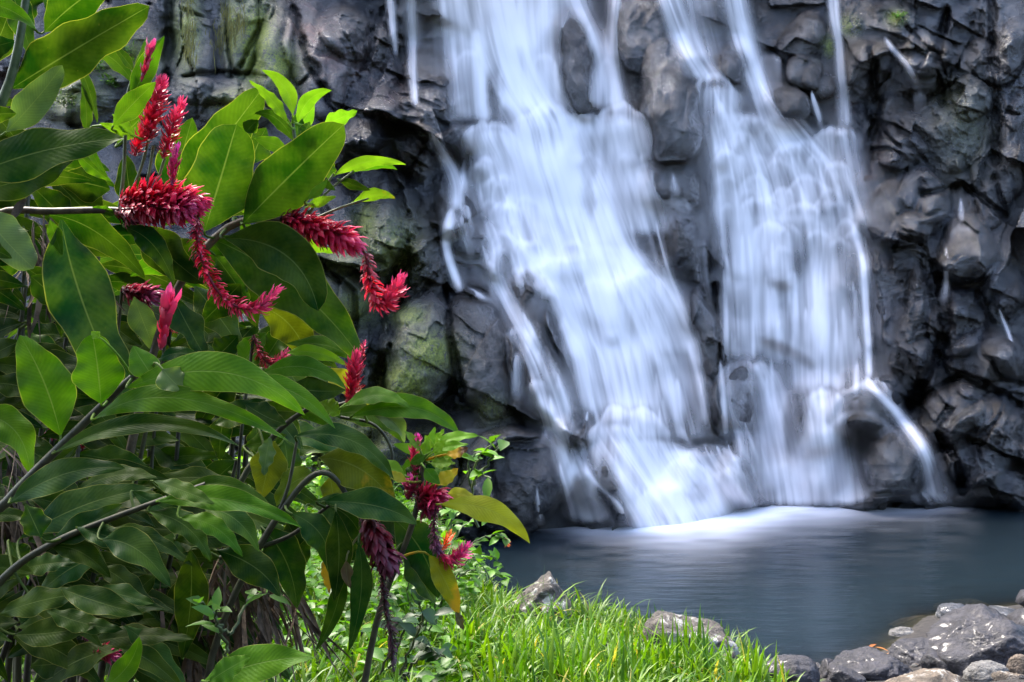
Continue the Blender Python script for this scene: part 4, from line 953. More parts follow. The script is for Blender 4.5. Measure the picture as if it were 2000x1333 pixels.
# hanging leaves right of centre
P = plant("ginger_plant", "bent ginger stalk with long dark hanging leaves and a dried maroon flower head", "ginger plant", 2.7,
  [([(380, 1500), (420, 1260), (500, 1080), (575, 965), (620, 925), (655, 935), (690, 990), (720, 1030)], 8, 4, STEM_D), ([(520, 1050), (560, 960), (580, 862)], 4, 3, STEM_D), ([(430, 1090), (560, 1050), (640, 990), (700, 960)], 5, 3, STEM_D), ([(752, 1105), (748, 1150), (762, 1230), (768, 1300)], 6, 4, STEM_D)],
  [(511, 1030, 580, 1190, 38, 's', dict(mid=(560, 1100), roll=.2)), (372, 1075, 354, 1290, 32, 'd', dict(mid=(372, 1180), roll=.1)), (425, 1076, 548, 1166, 34, 'd', dict(mid=(500, 1110))), (571, 1004, 646, 1128, 30, 's', dict(mid=(630, 1050), roll=.3)), (656, 1000, 652, 1176, 26, 'd', dict(mid=(662, 1090), age=.5, roll=.1)), (668, 1110, 616, 1272, 18, 'g', dict(mid=(655, 1190), roll=.1, age=.3)), (700, 1060, 680, 1275, 21, 's', dict(mid=(705, 1160), roll=.1)), (640, 1080, 644, 1160, 14, 'o', dict(age=1.0)), (676, 1095, 684, 1150, 12, 'n'),
   (535, 862, 508, 978, 34, 'o', dict(Y=2.85, age=.45, roll=.1)), (555, 860, 560, 960, 30, 'g', dict(Y=2.9)), (528, 855, 516, 930, 16, 'p', dict(Y=2.8)), (618, 930, 540, 990, 26, 'o', dict(Y=2.85, mid=(570, 945))), (645, 930, 660, 1000, 24, 'o', dict(Y=2.84, age=.4)), (580, 852, 770, 938, 24, 's', dict(mid=(690, 862), roll=.45)), (625, 895, 772, 990, 42, 'o', dict(mid=(710, 920), roll=.2, age=.5)), (630, 920, 760, 1010, 34, 'd', dict(mid=(720, 950))),
   (635, 980, 815, 1025, 30, 's', dict(mid=(740, 990), roll=.4)), (606, 985, 718, 1092, 32, 's', dict(mid=(680, 1010), roll=.3)), (620, 980, 724, 1022, 15, 's', dict(mid=(680, 985))), (770, 1015, 856, 1170, 42, 's', dict(mid=(825, 1080), roll=.15, age=.25)), (838, 1085, 896, 1204, 23, 'y', dict(mid=(872, 1140), age=.75, roll=.1, label="yellowing leaf with a brown withered tip")), (800, 1060, 850, 1180, 30, 'g', dict(Y=2.78)), (700, 980, 790, 1060, 34, 'd', dict(Y=2.8)), (560, 1020, 600, 1100, 30, 'd', dict(Y=2.9)), (650, 1010, 690, 1100, 40, 'd', dict(Y=2.86)), (600, 1000, 560, 1080, 26, 'd', dict(Y=2.9)),
   (890, 1195, 906, 1232, 8, 'n', dict(Y=2.7))])
spike(P, [(715, 1000), (735, 1050), (765, 1108)], 2.66, 32, 130, spread=1.0, droop=.5, color=(.22, .5, .35), label="dried dark maroon flower head hanging down")
spike(P, [(752, 1105), (748, 1160), (764, 1240), (768, 1306)], 2.68, 14, 120, spread=1.0, color=(.10, .6, .25))
PLANTS.append(P)

# bright middle leaves with the red plume
P = plant("ginger_plant", "ginger with bright overlapping leaves and one red plume in front of the mossy boulder", "ginger plant", 3.0,
  [([(420, 1300), (450, 1000), (520, 870), (600, 800), (670, 790), (690, 770)], 7, 4, STEM_D), ([(670, 790), (680, 785), (690, 750)], 4, 3, STEM_D), ([(665, 815), (730, 830), (765, 880), (760, 940)], 3, 3, STEM_D)],
  [(560, 672, 692, 706, 17, 'b', dict(mid=(640, 676))), (560, 690, 680, 715, 15, 'l', dict(mid=(620, 690))), (510, 730, 677, 760, 22, 'b', dict(mid=(600, 718), roll=.4)), (560, 755, 676, 762, 26, 'd', dict(roll=.3)), (570, 790, 656, 838, 16, 'b'), (625, 785, 662, 812, 18, 'l', dict(tipk=.4)), (670, 795, 802, 798, 16, 'b', dict(mid=(740, 772))), (690, 812, 900, 852, 24, 'b', dict(mid=(810, 797), roll=.4)), (645, 812, 790, 868, 27, 'g', dict(mid=(735, 812), roll=.35)), (720, 800, 790, 865, 18, 'p', dict(mid=(770, 825), Y=2.93)),
   (640, 720, 690, 780, 22, 'y', dict(Y=3.12, age=.3)), (705, 760, 735, 800, 12, 'y', dict(Y=3.1)), (420, 700, 465, 655, 26, 'g'), (470, 720, 520, 650, 26, 'b', dict(Y=3.15)), (520, 700, 560, 640, 24, 'g', dict(Y=3.15)), (480, 790, 560, 830, 26, 'd'), (420, 830, 520, 780, 24, 'd'), (440, 810, 430, 900, 22, 'd'), (500, 830, 505, 900, 20, 'd'), (480, 870, 560, 850, 20, 'g'), (740, 940, 700, 880, 20, 'd', dict(Y=3.1))])
spike(P, [(682, 790), (690, 745), (697, 690)], 2.97, 18, 130, spread=.75, label="upright red plume with a pale base")
spike(P, [(706, 705), (708, 690), (712, 668)], 2.97, 8, 26)
PLANTS.append(P)
for pts, r, n, cl_, lab, Y in [([(495, 655), (510, 695), (535, 712), (563, 688)], 14, 110, (.8, .9, .9), "small curled red ginger tassel hanging behind the arching foreground leaves", 3.12),
                         ([(238, 566), (268, 575), (300, 580)], 24, 90, (.35, .6, .6), "dim red ginger flower head half hidden behind the long bluish leaf", 3.2),
                         ([(100, 818), (103, 835), (104, 852)], 12, 40, (.8, 1, 1.5), "small pink flower head showing through the gap below the bright upright leaf", 3.1),
                         ([(160, 880), (168, 862), (190, 836)], 12, 50, (.6, .9, 1.1), "small red flower head hidden behind the arching dark stem", 3.1),
                         ([(325, 640), (345, 645), (362, 640)], 10, 36, (.7, .7, .7), "red flower fragment behind the closed pinkish bud", 3.15)]:
    x, y, z = at(pts[0][0], pts[0][1], Y)
    R_ = thing("ginger_plant", lab, "ginger flower", (x, y, bank_height(np.array([x]), np.array([y]))[0]))
    spike(R_, pts, Y, r, n, color=cl_)
    stem(R_, [(pts[0][0] - 10, 1300), (pts[0][0] - 30, 950), pts[0]], Y, 4, 3, STEM_D)
    leaf(R_, (pts[0][0] - 25, pts[0][1] + 60), (pts[0][0] + 40, pts[0][1] + 110), 20, 'd', Y + .05)
    PLANTS.append(R_)

# plantlet rosette with red bracts and yellow leaves over the pool
P = plant("ginger_plant", "ginger with light green plantlets, dark red bracts and large yellow leaves over the pool", "ginger plant", 2.75,
  [([(700, 1400), (740, 1200), (800, 1040), (820, 960), (828, 900)], 7, 5, STEM_D), ([(815, 960), (840, 962), (852, 990)], 4, 3, STEM_B), ([(820, 985), (850, 985), (880, 985)], 4, 3, STEM_G)],
  [(845, 872, 935, 852, 12, 'l', dict(mid=(890, 855))), (848, 890, 908, 880, 13, 'l'), (840, 900, 915, 892, 12, 'l', dict(mid=(880, 885))), (838, 880, 850, 834, 9, 'l'), (835, 878, 868, 838, 8, 'l'), (825, 885, 768, 868, 11, 'l'), (820, 880, 790, 842, 9, 'l'), (840, 905, 890, 905, 12, 'l'), (838, 912, 888, 925, 11, 'b'), (830, 890, 800, 905, 12, 'b'), (828, 895, 838, 850, 10, 'l'), (845, 885, 872, 858, 9, 'l'), (820, 900, 782, 925, 16, 'b'), (830, 915, 860, 945, 14, 'b'), (815, 910, 795, 945, 16, 'g'), (840, 880, 830, 850, 9, 'l'), (850, 880, 915, 868, 10, 'l'), (830, 905, 850, 930, 12, 's'),
   (872, 888, 915, 875, 12, 'y', dict(age=1.0)), (790, 930, 730, 895, 15, 'l', dict(roll=.6)), (795, 940, 755, 918, 10, 'y', dict(age=.6)), (850, 945, 895, 915, 14, 'y', dict(age=.6)), (845, 950, 870, 925, 10, 'y', dict(age=.8)),
   (862, 985, 1035, 1062, 25, 'y', dict(mid=(965, 1000), roll=.25, age=.28, label="large yellow leaf reaching out over the pool")), (866, 985, 935, 988, 13, 'y', dict(mid=(900, 965), age=.3)), (860, 980, 900, 968, 10, 'y', dict(age=.3)), (862, 990, 1010, 1020, 16, 'o', dict(mid=(945, 990), age=.3)), (855, 990, 820, 1010, 18, 'd')])
spike(P, [(806, 912), (808, 885), (815, 852)], 2.74, 12, 60, spread=.7, color=(1, .9, 1.6))
spike(P, [(800, 940), (810, 925), (820, 905)], 2.76, 12, 50, color=(.4, .6, .8))
spike(P, [(795, 975), (805, 960), (800, 935)], 2.74, 18, 60, spread=1.0, color=(.6, .9, 1.2))
spike(P, [(818, 975), (842, 962), (856, 978)], 2.72, 24, 110, spread=1.15, color=(.8, .9, 1.0), label="cluster of dark red bracts")
spike(P, [(815, 995), (830, 988), (840, 1000)], 2.74, 20, 70, spread=1.1, color=(.5, .8, .9))
spike(P, [(852, 985), (848, 1020), (850, 1062), (858, 1082)], 2.71, 12, 110, spread=1.0, color=(.25, 1.2, .9), bw=2.4)
spike(P, [(856, 1076), (872, 1094), (893, 1090), (913, 1068)], 2.71, 17, 90, spread=.9, color=(1.0, 1.2, 1.7), label="bright pink tip of a bare drooping tassel")
spike(P, [(862, 1076), (870, 1062), (880, 1040)], 2.78, 12, 30, spread=.7, color=(1.4, 6.0, .5), label="small orange red blossom")
PLANTS.append(P)

# two leaves poking in at the bottom edge
P = plant("ginger_shoot", "young ginger shoot with bright torn leaves low in front of the dried stalks", "plant shoot", 2.2,
  [([(380, 1420), (390, 1360), (395, 1330)], 6, 4, STEM_G)],
  [(395, 1335, 615, 1285, 36, 'b', dict(mid=(510, 1295), roll=.4, fold=.2, wave=.15)), (410, 1330, 490, 1282, 24, 'b', dict(roll=.4)), (200, 1345, 272, 1243, 22, 'b', dict(mid=(250, 1300), Y=2.3, roll=.2))])
PLANTS.append(P)

# leafy stalks in the shaded back of the clump
BR = random.Random(99)
SHADE = "dark leafy ginger stalk crowded in the shaded back of the clump"
spots = [(-40, 250, 3.3), (60, 330, 3.4), (20, 620, 3.2), (110, 720, 3.3), (180, 560, 3.5), (300, 700, 3.5), (40, 860, 3.0), (150, 930, 2.9), (260, 900, 3.1), (370, 880, 3.3), (60, 1010, 2.8), (180, 1080, 2.8), (300, 1060, 3.0), (420, 960, 3.2), (30, 1180, 2.7), (140, 1200, 2.8), (260, 1180, 2.9), (400, 1120, 3.1), (-60, 750, 3.1), (-80, 1000, 2.8), (-90, 480, 3.2), (470, 700, 3.6), (330, 480, 3.5), (220, 1270, 2.7), (480, 560, 3.6)]
spots += [(-260, 150, 2.9), (-340, 350, 3.2), (-230, 420, 2.6), (-420, 200, 2.6), (-300, 620, 2.4), (-180, 250, 3.5), (-520, 400, 3.0)]  # stalks added out of view on the left to shade the lower leaves
for i, (sx, sy, Y) in enumerate(spots):
    top = (sx + BR.uniform(-20, 60), sy - 60)
    lv = []
    n = BR.randint(13, 17)
    base = (sx - BR.uniform(20, 90), 1500)
    for k in range(n):
        f_ = k / n; L_ = BR.uniform(130, 230)
        yb = top[1] + f_ * min(380, 1300 - top[1]) * .8; xb = top[0] + (base[0] - top[0]) * (yb - top[1]) / (1500 - top[1])
        sgn = 1 if k % 2 else -1
        a_ = BR.uniform(-.15, 1.0)
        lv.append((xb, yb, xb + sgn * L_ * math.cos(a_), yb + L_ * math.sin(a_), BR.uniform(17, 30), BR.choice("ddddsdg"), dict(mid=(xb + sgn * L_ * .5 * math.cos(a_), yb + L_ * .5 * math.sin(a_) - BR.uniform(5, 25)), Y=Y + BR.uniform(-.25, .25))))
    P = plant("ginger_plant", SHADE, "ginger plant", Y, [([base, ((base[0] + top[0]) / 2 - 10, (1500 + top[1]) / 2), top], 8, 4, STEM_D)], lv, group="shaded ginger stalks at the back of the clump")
    PLANTS.append(P)

for P in PLANTS: fix_parent(P)

# dried leaf skirts
def dried(label, pts, n, w, lo, hi, Y, seed):
    r = np.random.default_rng(seed); V_ = []; Q_ = []; k = 0
    for i in range(n):
        a = np.array(pts[r.integers(0, len(pts))], float) + r.normal(0, 14, 2)
        L = r.uniform(lo, hi); sw = r.normal(0.25, .35)
        y0 = Y + r.uniform(-.12, .12); s = np.linspace(0, 1, 9)
        px = a[0] + sw * L * s + 6 * np.sin(s * 5 + r.uniform(0, 6)) * s; pz = a[1] + L * s ** 1.2
        c = np.stack([(px - 1000) / FOC * y0, y0 + .06 * s * r.normal(0, 1), EYE - (pz - 666.5) / FOC * y0], -1)
        hw = w * r.uniform(.4, 1.3) * Y / FOC * np.sin(np.pi * np.clip(s * .93 + .05, 0, 1)) ** .6
        th = r.uniform(0, 3.1) + s * r.normal(0, 1.2)
        sd_ = np.stack([np.cos(th), np.sin(th), 0 * th], -1)
        mid = c + np.stack([-np.sin(th), np.cos(th), 0 * th], -1) * hw[:, None] * .5
        v = np.stack([c - sd_ * hw[:, None], mid, c + sd_ * hw[:, None]], 1).reshape(-1, 3)
        V_.append(v); Q_.append(grid_quads(9, 3) + k); k += 27
    o = mesh_obj("dried_leaf_clump", np.concatenate(V_), quads=np.concatenate(Q_), mat=DRY)
    return tag(o, label, "dried leaves")
dried("tangle of dried brown leaves and stalks sagging down beside the grass", [(440, 1090), (480, 1105), (520, 1130), (560, 1170), (500, 1180), (420, 1120)], 90, 5, 80, 190, 2.85, 3)
dried("bundle of dead grey brown leaf sheaths hanging in the shade under the lowest dark leaves", [(330, 1120), (350, 1180), (320, 1220), (380, 1250)], 80, 6, 90, 200, 2.95, 4)
dried("dead papery leaf skirt hanging on a trunk at the shaded outer edge of the clump", [(20, 880), (35, 920), (25, 960), (18, 1020)], 70, 5, 120, 220, 2.75, 5)
dried("dead papery leaf strips hanging behind the long bluish leaf under the horizontal stalk", [(80, 440), (92, 470), (88, 500)], 50, 5, 90, 170, 3.05, 8)
o = dried("shrivelled tan leaf wrapped round the horizontal brown stalk", [(48, 396)], 1, 20, 44, 46, 2.8, 2)

# ------------------------------------------------------------------ rocks of the near shore
def ico(sub):
    import bmesh
    bm = bmesh.new(); bmesh.ops.create_icosphere(bm, subdivisions=sub, radius=1.0)
    v = np.array([p.co[:] for p in bm.verts]); f = np.array([[q.index for q in p.verts] for p in bm.faces]); bm.free()
    return v, f
ICO5 = ico(5); ICO3 = ico(3)
def n3(p, sc, seed):
    return (fbm(p[:, 0] * sc, p[:, 1] * sc + 3.7 * p[:, 2] * 0.0, seed, 4) + fbm(p[:, 1] * sc + 5, p[:, 2] * sc, seed + 3, 4) + fbm(p[:, 2] * sc + 9, p[:, 0] * sc, seed + 6, 4)) / 2.2
def rock_geo(size, seed, angular=0.8, geo=None, rough=0.06, planes=None):
    v, f = geo or ICO5
    r = np.random.default_rng(seed)
    n = unit(r.normal(size=(13, 3))); dd = r.uniform(.55, .95, 13)
    if planes: n = np.concatenate([n, unit(np.array([q[:3] for q in planes], float))]); dd = np.concatenate([np.maximum(dd, .8), [q[3] for q in planes]])
    cosn = np.clip(v @ n.T, 1e-3, None)
    lim = (dd[None] / cosn).min(1)
    rad = np.minimum(1.0, lim) * angular + .85 * (1 - angular)
    rid = 1 - np.abs(n3(v, 3.5, seed + 5))
    rad = rad + rough * n3(v, 2.2, seed) + rough * .6 * (rid - .6) + rough * .5 * n3(v, 7, seed + 11) + rough * .3 * n3(v, 18, seed + 17)
    return v * rad[:, None] * np.array(size), f

def rock_material(name, ca, cb, lichen=0.0, wet=0.0, rough=0.75):
    t = NT(name); p = t.obj()
    n1 = t.noise(5, 6, .6, p); n2 = t.noise(24, 8, .7, p); n3_ = t.noise(80, 4, .6, p)
    base = t.mix(t.ramp(t.math('ADD', t.math('MULTIPLY', n1, .5), t.math('MULTIPLY', n2, .5)), .36, .62), ca, cb)
    base = t.mix(t.math('MULTIPLY', t.ramp(n3_, .62, .68), .6), base, (.012, .011, .011))
    if lichen:
        lm = t.math('MULTIPLY', t.ramp(t.noise(11, 5, .65, p, .5), .56 - .08 * lichen, .60), t.ramp(t.noise(3, 3, .5, p), .42, .55))
        base = t.mix(lm, base, t.mix(n2, (.20, .20, .17), (.55, .54, .50)))
    t.set(Base_Color=base, Roughness=rough - .5 * wet, Specular_IOR_Level=.5, Coat_Weight=wet * .6, Coat_Roughness=.12)
    b = t.bump(n1, .6, .06); b = t.bump(n2, .9, .03, b); b = t.bump(n3_, .7, .008, b)
    t.set(Normal=b)
    return t.m
R_PURPLE = rock_material("purple_basalt", (.008, .0076, .0095), (.036, .034, .042), wet=.25)
R_LICHEN = rock_material("lichen_rock", (.03, .026, .022), (.10, .085, .07), lichen=.8)
R_WET = rock_material("wet_stone", (.022, .024, .028), (.09, .095, .105), wet=.8, lichen=.3)
R_TAN = rock_material("tan_rock", (.055, .043, .031), (.16, .125, .09), lichen=.3)
R_PALE = rock_material("pale_stone", (.07, .067, .062), (.18, .175, .165))
R_BROWN = rock_material("brown_stone", (.06, .045, .033), (.15, .115, .085))

def ground_hit(u, v):
    for y in np.arange(3.0, 13, .02):
        p = at(u, v, y)
        if p[2] <= max(bank_height(np.array([p[0]]), np.array([p[1]]))[0], -.02 if v < 1290 and u > 1480 else -9): return y
    return 8.0
def rock(label, cx, top, bot, hw, seed, mat, depth=1.0, angular=.8, sink=.35, rot=0.0, name="rock", group=None, y=None, geo=None, rough=.12, planes=None):
    y = y or ground_hit(cx, bot)
    sx = hw * y / FOC; h = (bot - top) * y / FOC
    sz = h / (2 - 2 * sink) * 1.08 if sink < .9 else h
    v, f = rock_geo((sx * 1.1, sx * depth, sz * 1.15), seed, angular, geo, rough, planes)
    c = at(cx, bot, y + sx * depth * .55)
    o = mesh_obj(name, v, tris=f, mat=mat)
    zt = at(cx, top, y + sx * depth * .4)[2]
    o.location = (c[0], c[1], zt - v[:, 2].max()); o.rotation_euler = (0, 0, rot)
    return tag(o, label, "rock", group)

rock("pointed grey boulder with white lichen rising from the grass at the water's edge", 1060, 1126, 1222, 74, 5, R_LICHEN, .8, 1.0, planes=[(-.55, -.1, .83, .42), (.8, -.1, .6, .50), (0, -.8, .6, .6)])
rock("low brown rock patched with pale lichen behind the tallest grass blades", 1345, 1200, 1290, 92, 12, R_LICHEN, .6, .95, planes=[(.25, -.2, .95, .55)])
rock("small lichen covered stone just past the end of the long brown lichen rock", 1425, 1272, 1312, 22, 13, R_LICHEN, .8, .6)
rock("rounded dark rock half buried behind the last grass blades", 1545, 1282, 1335, 66, 21, R_PURPLE, .8, .8)
rock("small grey stone wedged beside the rounded dark rock", 1595, 1296, 1318, 16, 22, R_PURPLE)
rock("flat topped purple grey rock in the middle of the stony shore", 1690, 1274, 1325, 66, 31, R_PURPLE, .9, 1.0, planes=[(-.3, -.2, .93, .5)])
rock("dark purple rock standing at the water's edge beside the fallen leaves", 1792, 1254, 1300, 50, 33, R_PURPLE, .9, 1.0, planes=[(-.2, -.3, .93, .5), (-.8, -.4, .3, .6)])
rock("large angular purple rock stretching up from the shore into the pool", 1912, 1193, 1282, 96, 44, R_PURPLE, .9, 1.0, planes=[(-.5, -.2, .85, .45), (.4, -.3, .86, .62), (-.3, -.9, .3, .55)])
rock("jagged purple slab with a dark hollow in front of the large angular rock", 1945, 1218, 1310, 98, 47, R_PURPLE, .7, 1.0, planes=[(-.45, -.25, .85, .42), (-.1, -.95, .25, .5), (.6, -.4, .6, .6)])
rock("wet bluish rounded stone standing in shallow water past the shore rocks", 1864, 1180, 1206, 38, 52, R_WET, .8, .4, sink=.45)
rock("small pale flat stone breaking the water surface", 1764, 1226, 1242, 30, 55, R_PALE, .7, .35, sink=.5)
rock("long flat tan rock along the bottom edge of the picture", 1800, 1312, 1400, 130, 61, R_TAN, .7, .6, y=5.55)
rock("smooth round grey stone resting on the tan rock's edge", 1930, 1292, 1330, 46, 63, R_PALE, .8, .25)
rock("brown rounded stone at the picture's edge above the tan rock", 1992, 1278, 1318, 26, 65, R_BROWN, .9, .3)
rock("grey block at the water's edge behind the jagged purple slab", 1992, 1198, 1225, 22, 67, R_WET, .9, .7)
rock("tan lichen spotted rock filling the bottom corner", 1985, 1312, 1400, 80, 69, R_TAN, .7, .5, y=5.6)
rock("low dark rock between the flat topped rock and the tan rock", 1655, 1305, 1345, 40, 71, R_PURPLE, .8, .8)
rock("dull brown stone lying under the shallow water beyond the wet bluish stone", 1880, 1160, 1178, 60, 73, R_BROWN, .6, .3, sink=.5, y=8.6).location.z -= .05
rock("dull flat stone under the shallow water near the small pale stone", 1800, 1192, 1206, 60, 74, R_BROWN, .6, .3, sink=.5, y=8.0).location.z -= .06
rock("dark angular rock between the purple slab and the tan rock", 1850, 1272, 1318, 56, 81, R_PURPLE, .8, 1.0)
rock("dark cracked rock low at the water's edge past the flat topped rock", 1738, 1288, 1326, 44, 83, R_PURPLE, .8, 1.0)
rock("small dark pointed rock between the rounded dark rock and the flat topped rock", 1622, 1288, 1324, 30, 85, R_PURPLE, .8, 1.0)
rock("low wet rock half sunk at the shore beyond the large angular rock", 1965, 1188, 1216, 60, 87, R_WET, .9, .9)
pr = random.Random(31)
PEB = [rock_geo((1, .8, .6), 300 + k, .4, ICO3, .05) for k in range(4)]
pebm = [R_PURPLE, R_PALE, R_BROWN, R_TAN]; PME = []
for k, (v, f) in enumerate(PEB):
    o = mesh_obj("pebble", v, tris=f, mat=pebm[k]); PME.append(o)
used = [False] * 4
for i in range(60):
    k = pr.randrange(4)
    u = pr.uniform(1585, 2010); vv_ = pr.uniform(1275, 1333) if u > 1640 else pr.uniform(1305, 1335)
    y = ground_hit(u, vv_); p = at(u, vv_, y)
    o = PME[k] if not used[k] else PME[k].copy()
    if used[k]: COL.objects.link(o)
    used[k] = True
    s = pr.uniform(.010, .032)
    o.location = (p[0], p[1], bank_height(np.array([p[0]]), np.array([p[1]]))[0] + s * .2); o.scale = (s, s, s); o.rotation_euler = (0, 0, pr.uniform(0, 6))
    tag(o, "small rounded pebble lying in the gaps between the shore rocks", "pebble", "pebbles between the shore rocks")

for i in range(16):
    x = pr.uniform(2.9, 6.5); y = float(np.interp(x, SHX, SHY)) - pr.uniform(-.15, 1.6)
    v, f = rock_geo((pr.uniform(.15, .38), pr.uniform(.15, .3), pr.uniform(.1, .24)), 500 + i, 1.0, ICO3, .12)
    if x / y * FOC + 1000 < 2020: continue
    o = mesh_obj("rock", v, tris=f, mat=R_PURPLE); o.location = (x, y, bank_height(np.array([x]), np.array([y]))[0] + .04)
    tag(o, "dark rock on the stony shore beyond the low half sunk wet rock", "rock", "rocks farther along the stony shore")

# fallen leaves at the water's edge
FL = [(1722, 1278, 13, (.42, .17, .05)), (1740, 1288, 12, (.30, .16, .08)), (1755, 1270, 14, (.26, .10, .04)), (1705, 1272, 14, (.36, .12, .03)), (1838, 1272, 14, (.30, .18, .09)), (1775, 1290, 12, (.33, .20, .10)), (1730, 1296, 14, (.4, .25, .12)), (1812, 1280, 10, (.24, .14, .07))]
for u, v, hw, colr in FL:
    y = ground_hit(u, v); p = at(u, v, y); z = max(p[2], bank_height(np.array([p[0]]), np.array([p[1]]))[0]) + .035
    s = np.linspace(0, 1, 9); w = np.sin(np.pi * s) ** .8 * .4
    g = np.array([[(a - .5) * 2, k * w[i], .25 * (abs(k) * w[i] + .3 * math.sin(a * 4))] for i, a in enumerate(s) for k in (-1, 0, 1)]) * hw * y / FOC
    o = mesh_obj("fallen_leaf", g, quads=grid_quads(9, 3), mat=TINT, cattrs=dict(tint=np.tile((*colr, 1), (27, 1))))
    o.location = (p[0], p[1], z); o.rotation_euler = (pr.uniform(-.2, .2), pr.uniform(-.2, .2), pr.uniform(0, 6))
    tag(o, "dry orange brown leaf fallen among the shore rocks", "fallen leaf", "fallen leaves on the stony shore")

# ------------------------------------------------------------------ grass and undergrowth
def blades(x, y, z, L, W, az, lean, tint, nseg=6):
    n = len(x); s = np.linspace(0, 1, nseg)
    h = np.stack([np.cos(az), np.sin(az), 0 * az], -1); sd = np.stack([-np.sin(az), np.cos(az), 0 * az], -1)
    ang = lean[:, None] * (0.35 + 1.25 * s[None] ** 1.5)
    dz = np.cos(ang); dh = np.sin(ang)
    cz = np.concatenate([np.zeros((n, 1)), np.cumsum((dz[:, 1:] + dz[:, :-1]) / 2, 1)], 1) / (nseg - 1)
    ch = np.concatenate([np.zeros((n, 1)), np.cumsum((dh[:, 1:] + dh[:, :-1]) / 2, 1)], 1) / (nseg - 1)
    c = np.stack([x, y, z], -1)[:, None] + (h[:, None] * ch[..., None] + np.array((0, 0, 1.0)) * cz[..., None]) * L[:, None, None]
    w = W[:, None] * (np.minimum(1, .45 + s * 2.2) * (1 - s ** 2.2))[None]
    up = np.cross(sd[:, None], np.stack([h[:, None, 0] * dh, h[:, None, 1] * dh, dz], -1))
    Lf = c - sd[:, None] * w[..., None] ; Rt = c + sd[:, None] * w[..., None]; Md = c - up * (w * .35)[..., None]
    v = np.stack([Lf, Md, Rt], 2).reshape(-1, 3)
    q = (grid_quads(nseg, 3)[None] + (np.arange(n) * nseg * 3)[:, None, None]).reshape(-1, 4)
    col = np.repeat(tint[:, None], nseg * 3, 1) * (np.repeat(.72 + .4 * s, 3)[None, :, None] * 0 + 1)
    col = np.concatenate([col, np.ones(col.shape[:2] + (1,))], -1).reshape(-1, 4)
    return v, q, col
g = np.random.default_rng(5)
def scatter(n, x0, x1, y0, y1):
    x = g.uniform(x0, x1, n); y = g.uniform(y0, y1, n)
    return x, y
def grass_tint(n, x, y):
    k = g.uniform(0, 1, (n, 1)); m_ = vnoise(x * 1.7, y * 1.7, 8)[:, None]
    a = np.array((.040, .125, .003)); b = np.array((.13, .24, .004)); c = np.array((.33, .30, .05))
    t = a * (1 - k) + b * k
    t = t * (.75 + .5 * m_)
    return np.where(g.uniform(0, 1, (n, 1)) < .035, c, t)
x, y = scatter(50000, -6.8, 1.75, 3.7, 11.0)
t_ = np.interp(x, SHX, SHY) - y
# keep the bank, thinner behind the ginger clump, none on the stony end
edge_x = np.interp(y, [3.7, 5.0, 5.8, 6.6, 7.4], [1.20, 1.38, 1.48, 1.50, 1.15])
ok = (t_ > .03) & ((x < edge_x + .10 * g.normal(size=len(x))) | (y > 7.4)) & (g.uniform(0, 1, len(x)) < np.where(y < 8.4, 1, .5)) & (x > -y * .62)
x, y = x[ok], y[ok]; n = len(x)
z = bank_height(x, y) - .01
tall = vnoise(x * 2.2, y * 2.2, 18)
L = g.uniform(.10, .30, n) * (.4 + 1.15 * tall) * np.where(g.uniform(0, 1, n) < .10, 1.45, 1) * np.clip(.45 + .5 * (np.interp(x, SHX, SHY) - y), .45, 1)
v, q, c = blades(x, y, z, L, g.uniform(.006, .0145, n), g.uniform(0, 6.283, n), np.clip(g.normal(1.0, .45, n), .05, 1.9), grass_tint(n, x, y))
tag(mesh_obj("grass", v, quads=q, mat=TINT, cattrs=dict(tint=c)), "bright green grass covering the bank down to the pool", "grass", kind="stuff")

# single broad-bladed grass tufts along the front
tufts = [(700, 1300), (760, 1280), (850, 1310), (930, 1250), (1010, 1290), (1090, 1300), (1150, 1260), (1210, 1290), (1290, 1290), (1330, 1310), (1400, 1320), (1450, 1325), (1180, 1325), (980, 1328), (880, 1220), (1060, 1240), (1240, 1325), (1350, 1280), (900, 1290), (1120, 1330), (640, 1330), (1490, 1330), (1270, 1310), (1030, 1325), (1390, 1300), (810, 1240)]
for i, (u, vv_) in enumerate(tufts):
    yh = ground_hit(u, vv_ + 40); p = at(u, vv_ + 40, yh); nb = 16
    x = p[0] + g.normal(0, .05, nb); y = p[1] + g.normal(0, .05, nb); z = bank_height(x, y)
    v, q, c = blades(x, y, z, g.uniform(.18, .42, nb), g.uniform(.008, .0145, nb), g.uniform(0, 6.283, nb), np.clip(g.normal(.45, .28, nb), .03, 1.2), grass_tint(nb, x, y) * 1.08, 8)
    o = mesh_obj("grass_tuft", v - p, quads=q, mat=TINT, cattrs=dict(tint=c)); o.location = p
    tag(o, "tuft of broad bright grass blades on the bank in front of the pool", "grass tuft", "broad grass tufts on the front of the bank")

def leaf_cloud(c, axis, nrm, L, W, tint, droop=.25):
    n = len(c); side = unit(np.cross(axis, nrm)); nrm = np.cross(side, axis)
    s = np.linspace(0, 1, 5); w = np.array((.05, .8, 1.0, .62, .0))
    V_ = []
    for i in range(5):
        for k in (-1, 0, 1):
            V_.append(c + axis * (L * s[i])[:, None] + side * (W * w[i] * k)[:, None] + nrm * (W * w[i] * abs(k) * .35 - L * droop * s[i] ** 2)[:, None])
    v = np.stack(V_, 1).reshape(-1, 3)
    q = (grid_quads(5, 3)[None] + (np.arange(n) * 15)[:, None, None]).reshape(-1, 4)
    col = np.repeat(np.concatenate([tint, np.ones((n, 1))], 1)[:, None], 15, 1).reshape(-1, 4)
    return v, q, col
def rnd_dir(n, up=.3):
    a = g.uniform(0, 6.283, n); z = g.normal(up, .35, n)
    return unit(np.stack([np.cos(a), np.sin(a), z], -1))
